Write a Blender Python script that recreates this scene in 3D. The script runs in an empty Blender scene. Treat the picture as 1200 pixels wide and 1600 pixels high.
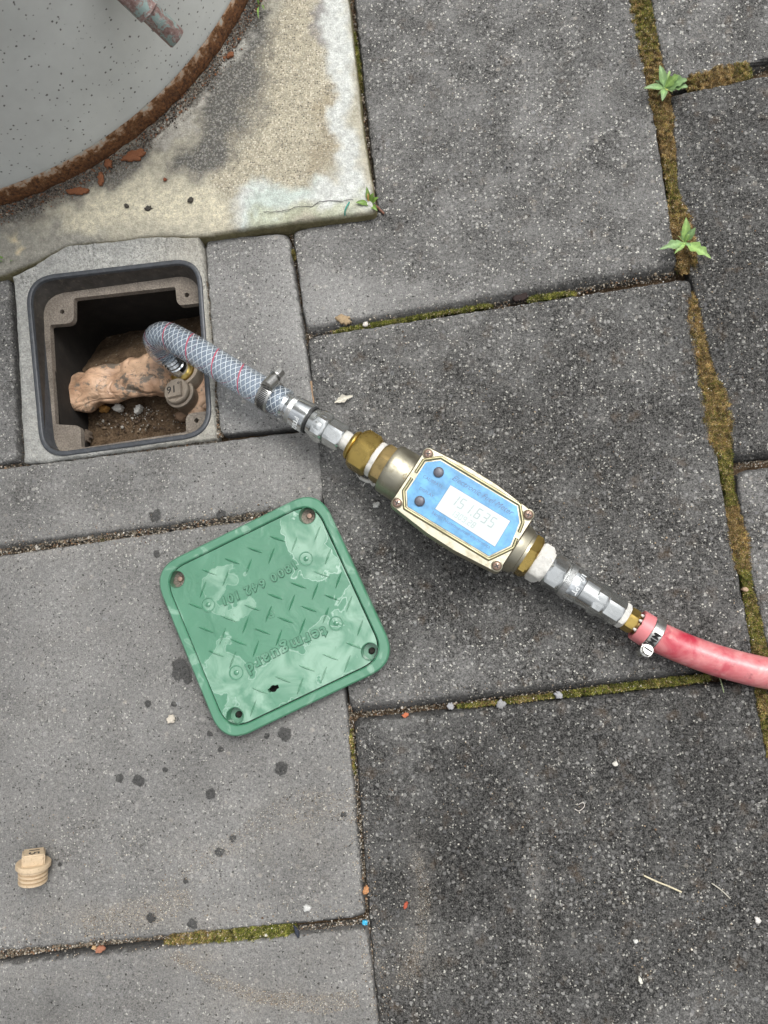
import bpy, bmesh, math, random
import numpy as np
from mathutils import Vector, Matrix, noise
from mathutils.geometry import delaunay_2d_cdt

R = math.radians
sc = bpy.context.scene
COL = sc.collection
random.seed(7)

# ------------------------------------------------------------------ camera
FPX = 1200.0                       # focal length in photo pixels (photo 1200x1600)
NAD = (742.0, 975.0)               # where straight-down falls in the photo
down_c = Vector((NAD[0]-600, -(NAD[1]-800), -FPX)).normalized()
Zc = -down_c
Yc = Vector((0, 1, 0)); Yc = (Yc - Zc*Yc.dot(Zc)).normalized()
Xc = Yc.cross(Zc)
ROT = Matrix((Xc, Yc, Zc))         # camera -> world
H = 0.592
CAM = Vector((0, 0, H))
cd = bpy.data.cameras.new('camera'); cam = bpy.data.objects.new('camera', cd); COL.objects.link(cam)
cam.matrix_world = Matrix.Translation(CAM) @ ROT.to_4x4()
cd.sensor_fit = 'HORIZONTAL'; cd.sensor_width = 36; cd.lens = 36.0*FPX/1200
cd.clip_start = 0.01; cd.clip_end = 500
sc.camera = cam

def P(px, py, z=0.0):
    d = ROT @ Vector((px-600, -(py-800), -FPX))
    t = (z-H)/d.z
    return CAM + d*t
def PX(p):
    c = ROT.transposed() @ (Vector(p)-CAM)
    return (600 + c.x/-c.z*FPX, 800 - c.y/-c.z*FPX)
def MPP(p):                        # metres per photo pixel at p
    c = ROT.transposed() @ (Vector(p)-CAM)
    return -c.z/FPX

# ------------------------------------------------------------------ sky and sun
w = bpy.data.worlds.new('World'); sc.world = w; w.use_nodes = True
nt = w.node_tree; nt.nodes.clear()
L = nt.links.new
SUN_EL, SUN_ROT = R(62), R(35)
sky = nt.nodes.new('ShaderNodeTexSky'); sky.sky_type = 'NISHITA'; sky.sun_disc = False
sky.sun_elevation = SUN_EL; sky.sun_rotation = SUN_ROT
sky.air_density = 1.0; sky.dust_density = 4.0
hs = nt.nodes.new('ShaderNodeHueSaturation'); hs.inputs['Saturation'].default_value = 0.10
L(sky.outputs[0], hs.inputs['Color'])
tc = nt.nodes.new('ShaderNodeTexCoord')
nz = nt.nodes.new('ShaderNodeTexNoise'); nz.inputs['Scale'].default_value = 2.3
nz.inputs['Detail'].default_value = 5; nz.inputs['Roughness'].default_value = .5
L(tc.outputs['Generated'], nz.inputs['Vector'])
cr = nt.nodes.new('ShaderNodeMapRange'); cr.inputs[1].default_value = .36; cr.inputs[2].default_value = .64
cr.inputs[3].default_value = .5; cr.inputs[4].default_value = 1.5
L(nz.outputs['Fac'], cr.inputs[0])
sp = nt.nodes.new('ShaderNodeSeparateXYZ'); L(tc.outputs['Generated'], sp.inputs[0])
mr = nt.nodes.new('ShaderNodeMapRange'); mr.inputs[1].default_value = 0; mr.inputs[2].default_value = 1
mr.inputs[3].default_value = .42; mr.inputs[4].default_value = 2.9
pw = nt.nodes.new('ShaderNodeMath'); pw.operation = 'POWER'; pw.use_clamp = True; pw.inputs[1].default_value = 1.3
L(sp.outputs['Z'], pw.inputs[0]); L(pw.outputs[0], mr.inputs[0])   # overcast: zenith brighter than horizon
mu = nt.nodes.new('ShaderNodeMath'); mu.operation = 'MULTIPLY'; L(cr.outputs[0], mu.inputs[0]); L(mr.outputs[0], mu.inputs[1])
vm = nt.nodes.new('ShaderNodeVectorMath'); vm.operation = 'SCALE'
L(hs.outputs[0], vm.inputs[0]); L(mu.outputs[0], vm.inputs['Scale'])
bg = nt.nodes.new('ShaderNodeBackground'); bg.inputs['Strength'].default_value = 0.10
L(vm.outputs[0], bg.inputs[0])
wo = nt.nodes.new('ShaderNodeOutputWorld'); L(bg.outputs[0], wo.inputs[0])

sd = bpy.data.lights.new('sun', 'SUN'); sd.energy = 1.1; sd.angle = R(22); sd.color = (1, .97, .92)
so = bpy.data.objects.new('sun', sd); COL.objects.link(so)
sv = Vector((math.sin(SUN_ROT)*math.cos(SUN_EL), math.cos(SUN_ROT)*math.cos(SUN_EL), math.sin(SUN_EL)))
so.rotation_euler = sv.to_track_quat('Z', 'Y').to_euler()
sc.view_settings.view_transform = 'Standard'; sc.view_settings.look = 'None'
sc.view_settings.exposure = 0.10; sc.view_settings.gamma = 1.0
sc.cycles.max_bounces = 8

# ------------------------------------------------------------------ materials
class NT:
    def __init__(s, name):
        s.m = bpy.data.materials.new(name); s.m.use_nodes = True
        s.t = s.m.node_tree; s.b = s.t.nodes['Principled BSDF']; s.out = s.t.nodes['Material Output']
        g = s.t.nodes.new('ShaderNodeNewGeometry'); s.pos = g.outputs['Position']; s.geo = g
        s.obj = s.t.nodes.new('ShaderNodeTexCoord').outputs['Object']
    def n(s, typ, **kw):
        o = s.t.nodes.new(typ)
        for k, v in kw.items(): setattr(o, k, v)
        return o
    def ln(s, a, b): s.t.links.new(a, b)
    def put(s, sock, v):
        if isinstance(v, bpy.types.NodeSocket): s.ln(v, sock)
        elif isinstance(v, (tuple, list)) and len(v) == 3 and sock.type == 'RGBA': sock.default_value = (*v, 1)
        else: sock.default_value = v
    def noise(s, scale, detail=3, rough=.5, vec=None, dist=0):
        o = s.n('ShaderNodeTexNoise'); s.ln(vec or s.pos, o.inputs['Vector'])
        o.inputs['Scale'].default_value = scale; o.inputs['Detail'].default_value = detail
        o.inputs['Roughness'].default_value = rough; o.inputs['Distortion'].default_value = dist
        return o.outputs['Fac']
    def voro(s, scale, feature='F1', vec=None, rnd=1):
        o = s.n('ShaderNodeTexVoronoi', feature=feature); s.ln(vec or s.pos, o.inputs['Vector'])
        o.inputs['Scale'].default_value = scale; o.inputs['Randomness'].default_value = rnd
        return o.outputs['Distance'], (o.outputs['Color'] if 'Color' in o.outputs else None)
    def mr(s, v, a, b, c=0, d=1, smooth=False):
        o = s.n('ShaderNodeMapRange'); o.interpolation_type = 'SMOOTHSTEP' if smooth else 'LINEAR'
        s.put(o.inputs[0], v)
        for i, x in enumerate((a, b, c, d)): s.put(o.inputs[i+1], x)
        return o.outputs[0]
    def math(s, op, a, b=0.0, c=None):
        o = s.n('ShaderNodeMath', operation=op); s.put(o.inputs[0], a); s.put(o.inputs[1], b)
        if c is not None: s.put(o.inputs[2], c)
        return o.outputs[0]
    def mix(s, f, a, b, mode='MIX'):
        o = s.n('ShaderNodeMix', data_type='RGBA', blend_type=mode)
        s.put(o.inputs[0], f); s.put(o.inputs[6], a); s.put(o.inputs[7], b)
        return o.outputs[2]
    def mul(s, col, f):
        o = s.n('ShaderNodeVectorMath', operation='SCALE'); s.put(o.inputs[0], col); s.put(o.inputs['Scale'], f); return o.outputs[0]
    def sep(s, c):
        o = s.n('ShaderNodeSeparateColor'); s.ln(c, o.inputs[0]); return o.outputs
    def attr(s, name):
        o = s.n('ShaderNodeAttribute'); o.attribute_name = name; return o
    def bump(s, h, strength=.5, dist=.001, normal=None):
        o = s.n('ShaderNodeBump'); s.put(o.inputs['Height'], h)
        o.inputs['Strength'].default_value = strength; o.inputs['Distance'].default_value = dist
        if normal: s.ln(normal, o.inputs['Normal'])
        s.ln(o.outputs[0], s.b.inputs['Normal']); return o.outputs[0]
    def set(s, **kw):
        for k, v in kw.items(): s.put(s.b.inputs[k.replace('_', ' ')], v)
        return s

def paver_material(name, wet=False):
    s = NT(name)
    at = s.attr('wear_sheen'); ch = s.sep(at.outputs['Color'])
    rough, tone, sand = ch[0], ch[1], ch[2]       # exposed aggregate, brightness (x2), sandy tint
    rq = s.math('ADD', rough, s.math('MULTIPLY', s.mr(s.noise(34, 5, .65), .3, .7, -.42, .42), s.mr(rough, 0, .5, .25, 1))); rq = s.mr(rq, 0, 1)
    wn = s.n('ShaderNodeTexNoise'); s.ln(s.pos, wn.inputs['Vector']); wn.inputs['Scale'].default_value = 520; wn.inputs['Detail'].default_value = 2
    wv = s.n('ShaderNodeVectorMath', operation='MULTIPLY_ADD'); s.ln(wn.outputs['Color'], wv.inputs[0]); wv.inputs[1].default_value = (.0030, .0030, .0030); s.ln(s.pos, wv.inputs[2]); wp = wv.outputs[0]
    fine = s.noise(900, 3, .75); fine2 = s.noise(1900, 2, .7)
    med = s.noise(330, 5, .85)
    n = s.math('ADD', s.math('MULTIPLY', fine, .50), s.math('MULTIPLY', med, .50))
    smooth_c = s.mix(s.mr(n, .40, .60), (.118, .117, .113), (.270, .266, .256))
    rough_c = s.mix(s.mr(n, .45, .575), (.010, .010, .0095), (.20, .195, .185))
    c = s.mix(rq, smooth_c, rough_c)
    # aggregate chips
    d1, k1 = s.voro(300, vec=wp); kc = s.sep(k1)
    chip = s.math('MULTIPLY', s.mr(d1, .30, .42, 1, 0), s.mr(kc[0], .70, .76))
    chip = s.math('MULTIPLY', chip, s.mr(rq, 0, .45, .22, .92))
    c = s.mix(chip, c, s.mix(kc[1], (.18, .18, .185), (.54, .53, .49)))
    d2, k2 = s.voro(560, vec=wp); kd = s.sep(k2)
    sp_ = s.math('MULTIPLY', s.mr(d2, .28, .40, 1, 0), s.mr(kd[0], .83, .89))
    sp_ = s.math('MULTIPLY', sp_, s.mr(rq, 0, .5, .38, 1))
    c = s.mix(sp_, c, (.70, .68, .61))
    d3, k3 = s.voro(140, vec=wp); ke = s.sep(k3)
    big = s.math('MULTIPLY', s.mr(s.math('ADD', d3, s.mr(med, .3, .7, -.1, .1)), .24, .30, 1, 0), s.mr(ke[0], .84, .88))
    c = s.mix(s.math('MULTIPLY', big, s.mr(med, .4, .6, .1, .7)), c, s.mix(ke[1], (.27, .28, .29), (.42, .38, .32)))
    dk = s.math('MULTIPLY', s.mr(d2, .25, .4, 1, 0), s.mr(kd[1], .86, .92))
    c = s.mix(s.math('MULTIPLY', dk, .8), c, (.014, .014, .013))
    pt = s.math('MULTIPLY', s.mr(s.math('ADD', d1, s.mr(med, .3, .7, -.15, .15)), .22, .34, 1, 0), s.mr(kc[1], .80, .86))
    pt = s.math('MULTIPLY', pt, s.mr(rq, .1, .6, .0, .8)); c = s.mix(pt, c, (.012, .012, .011))
    rust = s.math('MULTIPLY', s.mr(s.noise(60, 4, .6), .58, .70), s.mr(rq, .3, .9, .05, .40))
    c = s.mix(rust, c, (.14, .09, .05))
    c = s.mix(s.math('MULTIPLY', sand, s.mr(fine, .45, .62)), c, (.40, .33, .24))
    c = s.mul(c, s.math('MULTIPLY', tone, 2.0))
    c = s.mul(c, s.mr(s.noise(14, 4, .55), .3, .7, .86, 1.14))
    if wet:
        c = s.mul(c, .33)
    hgt = s.math('ADD', s.math('MULTIPLY', n, s.mr(rq, 0, 1, .5, 1.3)), s.math('MULTIPLY', chip, .12))
    hgt = s.math('ADD', hgt, s.math('MULTIPLY', s.math('ADD', dk, pt), -.3))
    s.bump(hgt, 1.0, .0022)
    s.set(Base_Color=c, Roughness=.6 if wet else .85, Specular_IOR_Level=.35)
    if wet: s.put(s.b.inputs['Alpha'], s.mr(s.math('ADD', s.attr('damp').outputs['Fac'], s.mr(n, .4, .6, -.45, .45)), .1, .7))
    return s.m

def attr_material(name, rough=.85, bump=.5, scale=600, dist=.001, speck=0.0, spec=.3):
    s = NT(name); c = s.attr('tint').outputs['Color']
    f = s.noise(scale, 4, .7)
    c2 = s.mul(c, s.mr(f, .3, .7, .72, 1.28))
    if speck:
        d, k = s.voro(520); kk = s.sep(k)
        m = s.math('MULTIPLY', s.mr(d, .25, .42, 1, 0), s.mr(kk[0], .7, .8))
        c2 = s.mix(s.math('MULTIPLY', m, speck), c2, s.mul(c, s.mr(kk[1], 0, 1, .25, 1.5)))
    s.bump(f, bump, dist); s.set(Base_Color=c2, Roughness=rough, Specular_IOR_Level=spec)
    return s.m

def slab_material():
    s = NT('concrete'); c = s.attr('tint').outputs['Color']; a = s.sep(s.attr('wear_sheen').outputs['Color'])
    exposed = a[0]
    f = s.noise(700, 4, .75); med = s.noise(180, 5, .65)
    c = s.mul(c, s.math('ADD', 1.0, s.math('MULTIPLY', s.mr(f, .40, .60, -1, 1), s.mr(exposed, 0, 1, .13, .30)))); c = s.mul(c, s.mr(med, .38, .62, .80, 1.12))
    d, k = s.voro(560); kk = s.sep(k)
    m = s.math('MULTIPLY', s.mr(d, .3, .5, 1, 0), s.mr(kk[0], .35, .45))
    c = s.mix(s.math('MULTIPLY', m, s.math('MULTIPLY', exposed, .85)), c, s.mix(s.mr(kk[1], .3, .7), (.075, .07, .055), (.78, .73, .60)))
    lc = s.math('MULTIPLY', s.mr(s.noise(330, 4, .8), .50, .56), s.mr(a[1], 0, 1))   # lichen-dark freckles
    c = s.mix(s.math('MULTIPLY', lc, .7), c, (.10, .10, .09))
    wl = s.math('MULTIPLY', s.mr(s.noise(410, 4, .8), .51, .57), s.mr(a[1], 0, 1, .05, .9))
    c = s.mix(s.math('MULTIPLY', wl, .38), c, (.60, .59, .55))
    s.bump(s.math('ADD', s.math('MULTIPLY', f, .7), med), .9, .0022)
    s.set(Base_Color=c, Roughness=.85, Specular_IOR_Level=.3); return s.m

def metal(name, col, rough=.28, grime=.35, gcol=(.10, .09, .07), scale=160, knurl=False):
    s = NT(name)
    f = s.noise(scale, 5, .65, vec=s.obj); g = s.mr(f, .5, .72, 0, grime)
    s.set(Base_Color=s.mix(g, col, gcol), Metallic=s.mr(g, 0, 1, 1, .3),
          Roughness=s.mr(s.noise(60, 4, .6, vec=s.obj), .3, .7, rough*.7, rough*1.5))
    if knurl:
        u = s.n('ShaderNodeUVMap').outputs[0]; x = s.n('ShaderNodeSeparateXYZ'); s.ln(u, x.inputs[0])
        a = s.math('PINGPONG', s.math('ADD', s.math('MULTIPLY', x.outputs[0], 900), s.math('MULTIPLY', x.outputs[1], 60)), .5)
        b = s.math('PINGPONG', s.math('SUBTRACT', s.math('MULTIPLY', x.outputs[0], 900), s.math('MULTIPLY', x.outputs[1], 60)), .5)
        s.bump(s.math('MAXIMUM', a, b), .5, .0008)
    else:
        s.bump(s.noise(500, 3, .6, vec=s.obj), .15, .0003)
    return s.m

def plain(name, col, rough=.5, var=.15, scale=120, bump=.1, dirt=0, dcol=(.06, .05, .04), **kw):
    s = NT(name); f = s.noise(scale, 4, .6, vec=s.obj)
    c = s.mul(s.mix(0, col, col), s.mr(f, .3, .7, 1-var, 1+var))
    if dirt: c = s.mix(s.mr(s.noise(scale*2.3, 4, .7, vec=s.obj), .56, .68, 0, dirt), c, dcol)
    s.bump(f, bump, .0008); s.set(Base_Color=c, Roughness=rough, **kw); return s.m

def tank_material():
    s = NT('grey_paint')
    d, k = s.voro(260); kk = s.sep(k)
    sp_ = s.math('MULTIPLY', s.mr(s.math('ADD', d, s.mr(s.noise(500, 2), .3, .7, -.12, .12)), .11, .24, 1, 0), s.mr(kk[0], .52, .56))
    big = s.mr(s.noise(30, 5, .6), .3, .7, .92, 1.06)
    c = s.mul(s.mix(0, (.58, .60, .58), (0, 0, 0)), big)
    c = s.mix(s.mr(s.noise(320, 5, .8), .60, .72, 0, .35), c, (.48, .48, .45))
    c = s.mix(s.math('MULTIPLY', sp_, .85), c, (.035, .03, .026))
    s.bump(s.noise(600, 2), .06, .0005)
    s.set(Base_Color=c, Roughness=.38, Coat_Weight=.15); return s.m

def rust_material():
    s = NT('rusted_steel')
    z = s.n('ShaderNodeSeparateXYZ'); s.ln(s.pos, z.inputs[0]); z = z.outputs[2]
    n1 = s.noise(110, 6, .7); n2 = s.noise(420, 5, .7)
    lvl = s.math('ADD', z, s.mr(n1, .3, .7, .010, -.008))
    m = s.mr(lvl, .0205, .0265, 1, 0)
    stain = s.mr(lvl, .024, .0335, 1, 0)
    c = s.mix(stain, (.40, .40, .36), (.40, .19, .07))
    rc = s.mix(s.mr(n2, .35, .65), (.05, .022, .011), (.30, .125, .042))
    c = s.mix(m, c, rc)
    s.bump(s.math('MULTIPLY', s.math('ADD', n1, n2), s.mr(m, 0, 1, .05, 1)), .9, .003)
    s.set(Base_Color=c, Roughness=.8); return s.m

def copper_material():
    s = NT('weathered_copper')
    a = s.noise(110, 5, .7, vec=s.obj, dist=.6); b = s.noise(260, 5, .7, vec=s.obj)
    c = s.mix(s.mr(b, .4, .6), (.20, .12, .105), (.36, .26, .24))
    c = s.mix(s.mr(a, .50, .57), c, (.27, .36, .34)); c = s.mix(s.mr(b, .56, .64, 0, .8), c, (.42, .45, .43))
    s.bump(b, .4, .001); s.set(Base_Color=c, Roughness=.65, Metallic=.1); return s.m

def lid_material():
    s = NT('green_plastic'); sheen_film = s.sep(s.attr('wear_sheen').outputs['Color'])
    ff = s.math('ADD', sheen_film[0], s.mr(s.noise(60, 3, .5, dist=.6), .3, .7, -.28, .28))
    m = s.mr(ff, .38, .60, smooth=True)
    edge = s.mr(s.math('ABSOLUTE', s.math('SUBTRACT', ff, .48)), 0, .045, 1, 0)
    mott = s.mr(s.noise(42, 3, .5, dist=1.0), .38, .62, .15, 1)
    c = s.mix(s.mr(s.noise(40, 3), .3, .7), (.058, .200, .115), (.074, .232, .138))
    c = s.mix(s.math('MULTIPLY', m, s.math('MULTIPLY', mott, .46)), c, (.42, .60, .48))   # sky reflections on wet plastic, painted as pale patches
    c = s.mix(s.math('MULTIPLY', edge, s.math('MULTIPLY', sheen_film[1], .45)), c, (.62, .78, .68))
    c = s.mix(s.mr(s.noise(380, 4, .7), .66, .72, 0, .6), c, (.05, .10, .06))
    wv = s.math('ADD', s.noise(45, 3, .5, dist=1.0), s.math('MULTIPLY', s.noise(130, 2, .5), .25))
    s.bump(wv, .35, .004)
    s.set(Base_Color=c, Roughness=s.mr(m, 0, 1, .32, .22), Coat_Weight=.6, Coat_Roughness=.12, Coat_IOR=1.6); return s.m

def braided_material():
    s = NT('clear_braided_plastic')
    u = s.n('ShaderNodeUVMap').outputs[0]; x = s.n('ShaderNodeSeparateXYZ'); s.ln(u, x.inputs[0])
    U, V = x.outputs[0], x.outputs[1]
    def fam(n, lam, sign, wdt):
        t = s.math('ADD', s.math('MULTIPLY', U, 1/lam), s.math('MULTIPLY', V, sign*n))
        p = s.math('PINGPONG', t, .5)
        return s.mr(p, wdt*.6, wdt, 1, 0)
    th = s.math('MAXIMUM', fam(10, .0046, 1, .085), fam(10, .0046, -1, .085))
    red = fam(1, .0245, -1, .030)
    c = s.mix(th, (.31, .37, .44), (.70, .75, .78)); c = s.mix(red, c, (.55, .05, .10))
    solid = s.math('MAXIMUM', s.math('MAXIMUM', th, red), .0)
    s.set(Base_Color=c, Roughness=.12, Coat_Weight=1.0, Coat_Roughness=.06, Specular_IOR_Level=.6,
          Subsurface_Weight=.0)
    tr = s.n('ShaderNodeBsdfTransparent'); tr.inputs[0].default_value = (.88, .92, .96, 1)
    ms = s.n('ShaderNodeMixShader'); s.ln(s.mr(solid, 0, 1, .24, .72), ms.inputs[0])
    s.ln(tr.outputs[0], ms.inputs[1]); s.ln(s.b.outputs[0], ms.inputs[2]); s.ln(ms.outputs[0], s.out.inputs[0])
    return s.m

def redhose_material():
    s = NT('faded_red_plastic')
    u = s.n('ShaderNodeUVMap').outputs[0]; x = s.n('ShaderNodeSeparateXYZ'); s.ln(u, x.inputs[0])
    n1 = s.noise(55, 5, .6, dist=.5); n2 = s.noise(140, 4, .6)
    f = s.math('ADD', s.mr(x.outputs[0], 0, .075, .85, .25), s.mr(n1, .35, .65, -.45, .45))
    c = s.mix(s.mr(f, 0, 1), (.66, .27, .27), (.44, .028, .055))
    c = s.mix(s.mr(n2, .60, .70, 0, .5), c, (.20, .05, .05))
    c = s.mix(s.mr(s.noise(90, 3), .58, .68, 0, .4), c, (.72, .46, .42))
    s.bump(n2, .1, .001); s.set(Base_Color=c, Roughness=.33, Coat_Weight=.3, Coat_Roughness=.2, Subsurface_Weight=.1, Subsurface_Scale=.003); return s.m

def soil_material():
    s = NT('soil'); a = s.noise(90, 6, .7); b = s.noise(600, 4, .7)
    c = s.mix(s.mr(a, .3, .7), (.085, .055, .034), (.205, .145, .092)); c = s.mul(c, s.mr(b, .3, .7, .55, 1.5))
    d, k = s.voro(300); kk = s.sep(k)
    m = s.math('MULTIPLY', s.mr(d, .2, .35, 1, 0), s.mr(kk[0], .86, .9)); c = s.mix(m, c, (.36, .31, .24))
    s.bump(s.math('ADD', a, b), .9, .003); s.set(Base_Color=c, Roughness=.95, Specular_IOR_Level=.1); return s.m

def dirtyplastic_material():
    s = NT('dirt_crusted_plastic'); a = s.noise(60, 5, .6); b = s.noise(700, 3, .7)
    c = s.mix(s.mr(a, .3, .7), (.16, .135, .11), (.27, .235, .195)); c = s.mul(c, s.mr(b, .3, .7, .6, 1.4))
    s.bump(s.math('ADD', a, b), .7, .0015); s.set(Base_Color=c, Roughness=.9); return s.m

def peach_material():
    s = NT('peach_clay_wrap'); a = s.noise(45, 5, .6); b = s.noise(200, 5, .7)
    c = s.mix(s.mr(a, .3, .7), (.44, .26, .16), (.70, .47, .31))
    c = s.mix(s.mr(b, .60, .68, 0, .8), c, (.10, .075, .055))
    c = s.mix(s.mr(s.noise(36, 6, .75), .57, .61, 0, .9), c, (.17, .15, .12))
    mp_ = s.n('ShaderNodeMapping'); mp_.inputs['Scale'].default_value = (1, 2.2, 1); s.ln(s.pos, mp_.inputs[0])
    r1 = s.math('ABSOLUTE', s.math('SUBTRACT', s.noise(27, 2, .5, vec=mp_.outputs[0], dist=.8), .5)); r2 = s.math('ABSOLUTE', s.math('SUBTRACT', s.noise(110, 3, .5, dist=.6), .5))
    cr_ = s.math('ADD', s.mr(r1, 0, .10), s.math('MULTIPLY', s.mr(r2, 0, .12), .15))
    c = s.mix(s.math('MULTIPLY', s.mr(r1, 0, .012, 1, 0), .35), c, (.10, .06, .04)); c = s.mul(c, s.mr(s.noise(26, 4, .6), .35, .65, .75, 1.2))
    s.bump(s.math('ADD', cr_, s.math('MULTIPLY', b, .35)), .45, .0032); s.set(Base_Color=c, Roughness=.45); return s.m

MAT = {}
MAT['paver'] = paver_material('weathered_concrete'); MAT['paver_wet'] = paver_material('wet_concrete', True)
MAT['slab'] = slab_material(); MAT['tint'] = attr_material('loose_grit', .85, .4, 900)
MAT['mossm'] = attr_material('moss', .8, .2, 900); MAT['leaf'] = attr_material('leaf', .45, .15, 400, .0004, spec=.5)
MAT['tank'] = tank_material(); MAT['rust'] = rust_material(); MAT['copper'] = copper_material()
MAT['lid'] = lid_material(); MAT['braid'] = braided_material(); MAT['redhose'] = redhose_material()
MAT['soil'] = soil_material(); MAT['dirty'] = dirtyplastic_material(); MAT['peach'] = peach_material()
MAT['nickel'] = metal('nickel_plate', (.64, .66, .65), .15, .18, (.20, .19, .17))
MAT['knurl'] = metal('knurled_nickel', (.60, .61, .60), .25, .3, knurl=True)
MAT['chrome'] = metal('chrome', (.72, .75, .76), .13, .2)
MAT['steel'] = metal('clamp_steel', (.50, .50, .48), .25, .4, (.16, .13, .10))
MAT['brass'] = metal('brass', (.50, .36, .11), .27, .5, (.16, .10, .03))
MAT['oldbrass'] = metal('tarnished_brass', (.46, .34, .15), .38, .7, (.12, .09, .04))
MAT['cast'] = metal('cast_aluminium', (.41, .385, .30), .36, .7, (.20, .17, .10), 150)
MAT['beadm'] = metal('tarnished_bead', (.36, .33, .20), .4, .5, (.18, .16, .09))
MAT['screw'] = metal('rusty_screw', (.42, .30, .24), .4, .7, (.14, .06, .03))
MAT['dark_groove'] = plain('dark_groove', (.03, .03, .03), .6)
MAT['tape'] = plain('thread_tape', (.62, .61, .57), .6, .10, 300, .7, .35, (.35, .30, .22))
MAT['black'] = plain('black_plastic', (.055, .060, .068), .42, .25, 200, .15, .3, (.20, .19, .17))
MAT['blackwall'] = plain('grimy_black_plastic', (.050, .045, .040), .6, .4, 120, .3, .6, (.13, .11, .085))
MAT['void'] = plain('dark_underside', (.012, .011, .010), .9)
MAT['pit_wall'] = plain('near_black_wall', (.018, .015, .012), .9, .4, 60, .5, .35, (.05, .04, .03))  # near-black base with faint brown mottling
MAT['blue'] = plain('blue_label', (.11, .33, .58), .34, .30, 110, .1, .45, (.05, .22, .48))
MAT['lcd'] = plain('lcd_glass', (.56, .62, .61), .2, .03, 60, 0, Coat_Weight=.2)
MAT['segment'] = plain('lcd_segment', (.34, .40, .40), .4, .1)
MAT['ink'] = plain('faded_ink', (.10, .17, .30), .5, .3, 500)
MAT['button'] = plain('rubber_button', (.10, .10, .12), .35, .3, 400, .2)
MAT['cap'] = plain('grimy_tan_plastic', (.36, .30, .235), .6, .2, 150, .4, .45, (.12, .09, .06))
MAT['plug'] = plain('cream_plastic', (.58, .45, .30), .45, .09, 150, .15, .5, (.22, .13, .07))
MAT['print'] = plain('black_print', (.02, .02, .02), .5)
MAT['etched'] = plain('etched_mark', (.82, .84, .84), .6)
MAT['dirt_fill'] = MAT['soil']

# ------------------------------------------------------------------ object helpers
def tag(o, label=None, cat=None, group=None, kind=None):
    if label: o['label'] = label
    if cat: o['category'] = cat
    if group: o['group'] = group
    if kind: o['kind'] = kind
    return o
def empty(name, mw, label, cat, group=None):
    o = bpy.data.objects.new(name, None); COL.objects.link(o); o.empty_display_size = .01
    o.matrix_world = mw if isinstance(mw, Matrix) else Matrix.Translation(mw)
    return tag(o, label, cat, group)
def fin(name, bm, mat, parent=None, smooth=40, local=False, recalc=True):
    """bm is in world coordinates unless local=True (then parent's frame)."""
    if recalc: bmesh.ops.recalc_face_normals(bm, faces=bm.faces)
    me = bpy.data.meshes.new(name); bm.to_mesh(me); bm.free()
    for m in (mat if isinstance(mat, (list, tuple)) else [mat]): me.materials.append(m)
    o = bpy.data.objects.new(name, me); COL.objects.link(o)
    if smooth:
        for p in me.polygons: p.use_smooth = True
        if smooth < 180: me.set_sharp_from_angle(angle=R(smooth))
    if parent:
        if not local: me.transform(world_of(parent).inverted())
        o.parent = parent
    elif not local:
        c = Vector((0, 0, 0)); n = len(me.vertices)
        co = np.empty(n*3, 'f'); me.vertices.foreach_get('co', co); co = co.reshape(-1, 3)
        c = Vector(((co[:, 0].min()+co[:, 0].max())/2, (co[:, 1].min()+co[:, 1].max())/2, co[:, 2].min()))
        me.transform(Matrix.Translation(-c)); o.location = c
    me.update(); return o
def world_of(o):
    m = o.matrix_basis.copy(); p = o.parent
    while p: m = p.matrix_basis @ m; p = p.parent
    return m
def frame(o, x, up=Vector((0, 0, 1))):
    x = Vector(x).normalized(); y = up.cross(x).normalized(); z = x.cross(y)
    m = Matrix((x, y, z)).transposed().to_4x4(); m.translation = o; return m

def inside(pts, poly):
    pts = np.asarray(pts, float); poly = np.asarray([(p[0], p[1]) for p in poly], float)
    r = np.zeros(len(pts), bool); x, y = pts[:, 0], pts[:, 1]
    a = poly; b = np.roll(poly, -1, 0)
    for (x0, y0), (x1, y1) in zip(a, b):
        if y0 == y1: continue
        c = ((y0 > y) != (y1 > y)) & (x < (x1-x0)*(y-y0)/(y1-y0)+x0); r ^= c
    return r
def resample(loop, step, closed=True):
    out = []; n = len(loop)
    for i in range(n if closed else n-1):
        a, b = Vector(loop[i]), Vector(loop[(i+1) % n]); k = max(1, int(round((b-a).length/step)))
        for j in range(k): out.append(a.lerp(b, j/k))
    if not closed: out.append(Vector(loop[-1]))
    return out
def round_poly(pts, rad, seg=8):
    out = []; n = len(pts)
    for i in range(n):
        p0, p, p1 = Vector(pts[i-1]), Vector(pts[i]), Vector(pts[(i+1) % n])
        d0 = (p0-p).normalized(); d1 = (p1-p).normalized(); a = d0.angle(d1)
        r_ = rad[i] if isinstance(rad, (list, tuple)) else rad
        t = min(r_/math.tan(a/2), (p0-p).length*.48, (p1-p).length*.48)
        A, B = p+d0*t, p+d1*t
        for k in range(seg+1):
            s = k/seg; out.append((A*(1-s)*(1-s) + p*2*s*(1-s)*.93 + B*s*s + (A+B)*s*(1-s)*.07))
    return out
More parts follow.
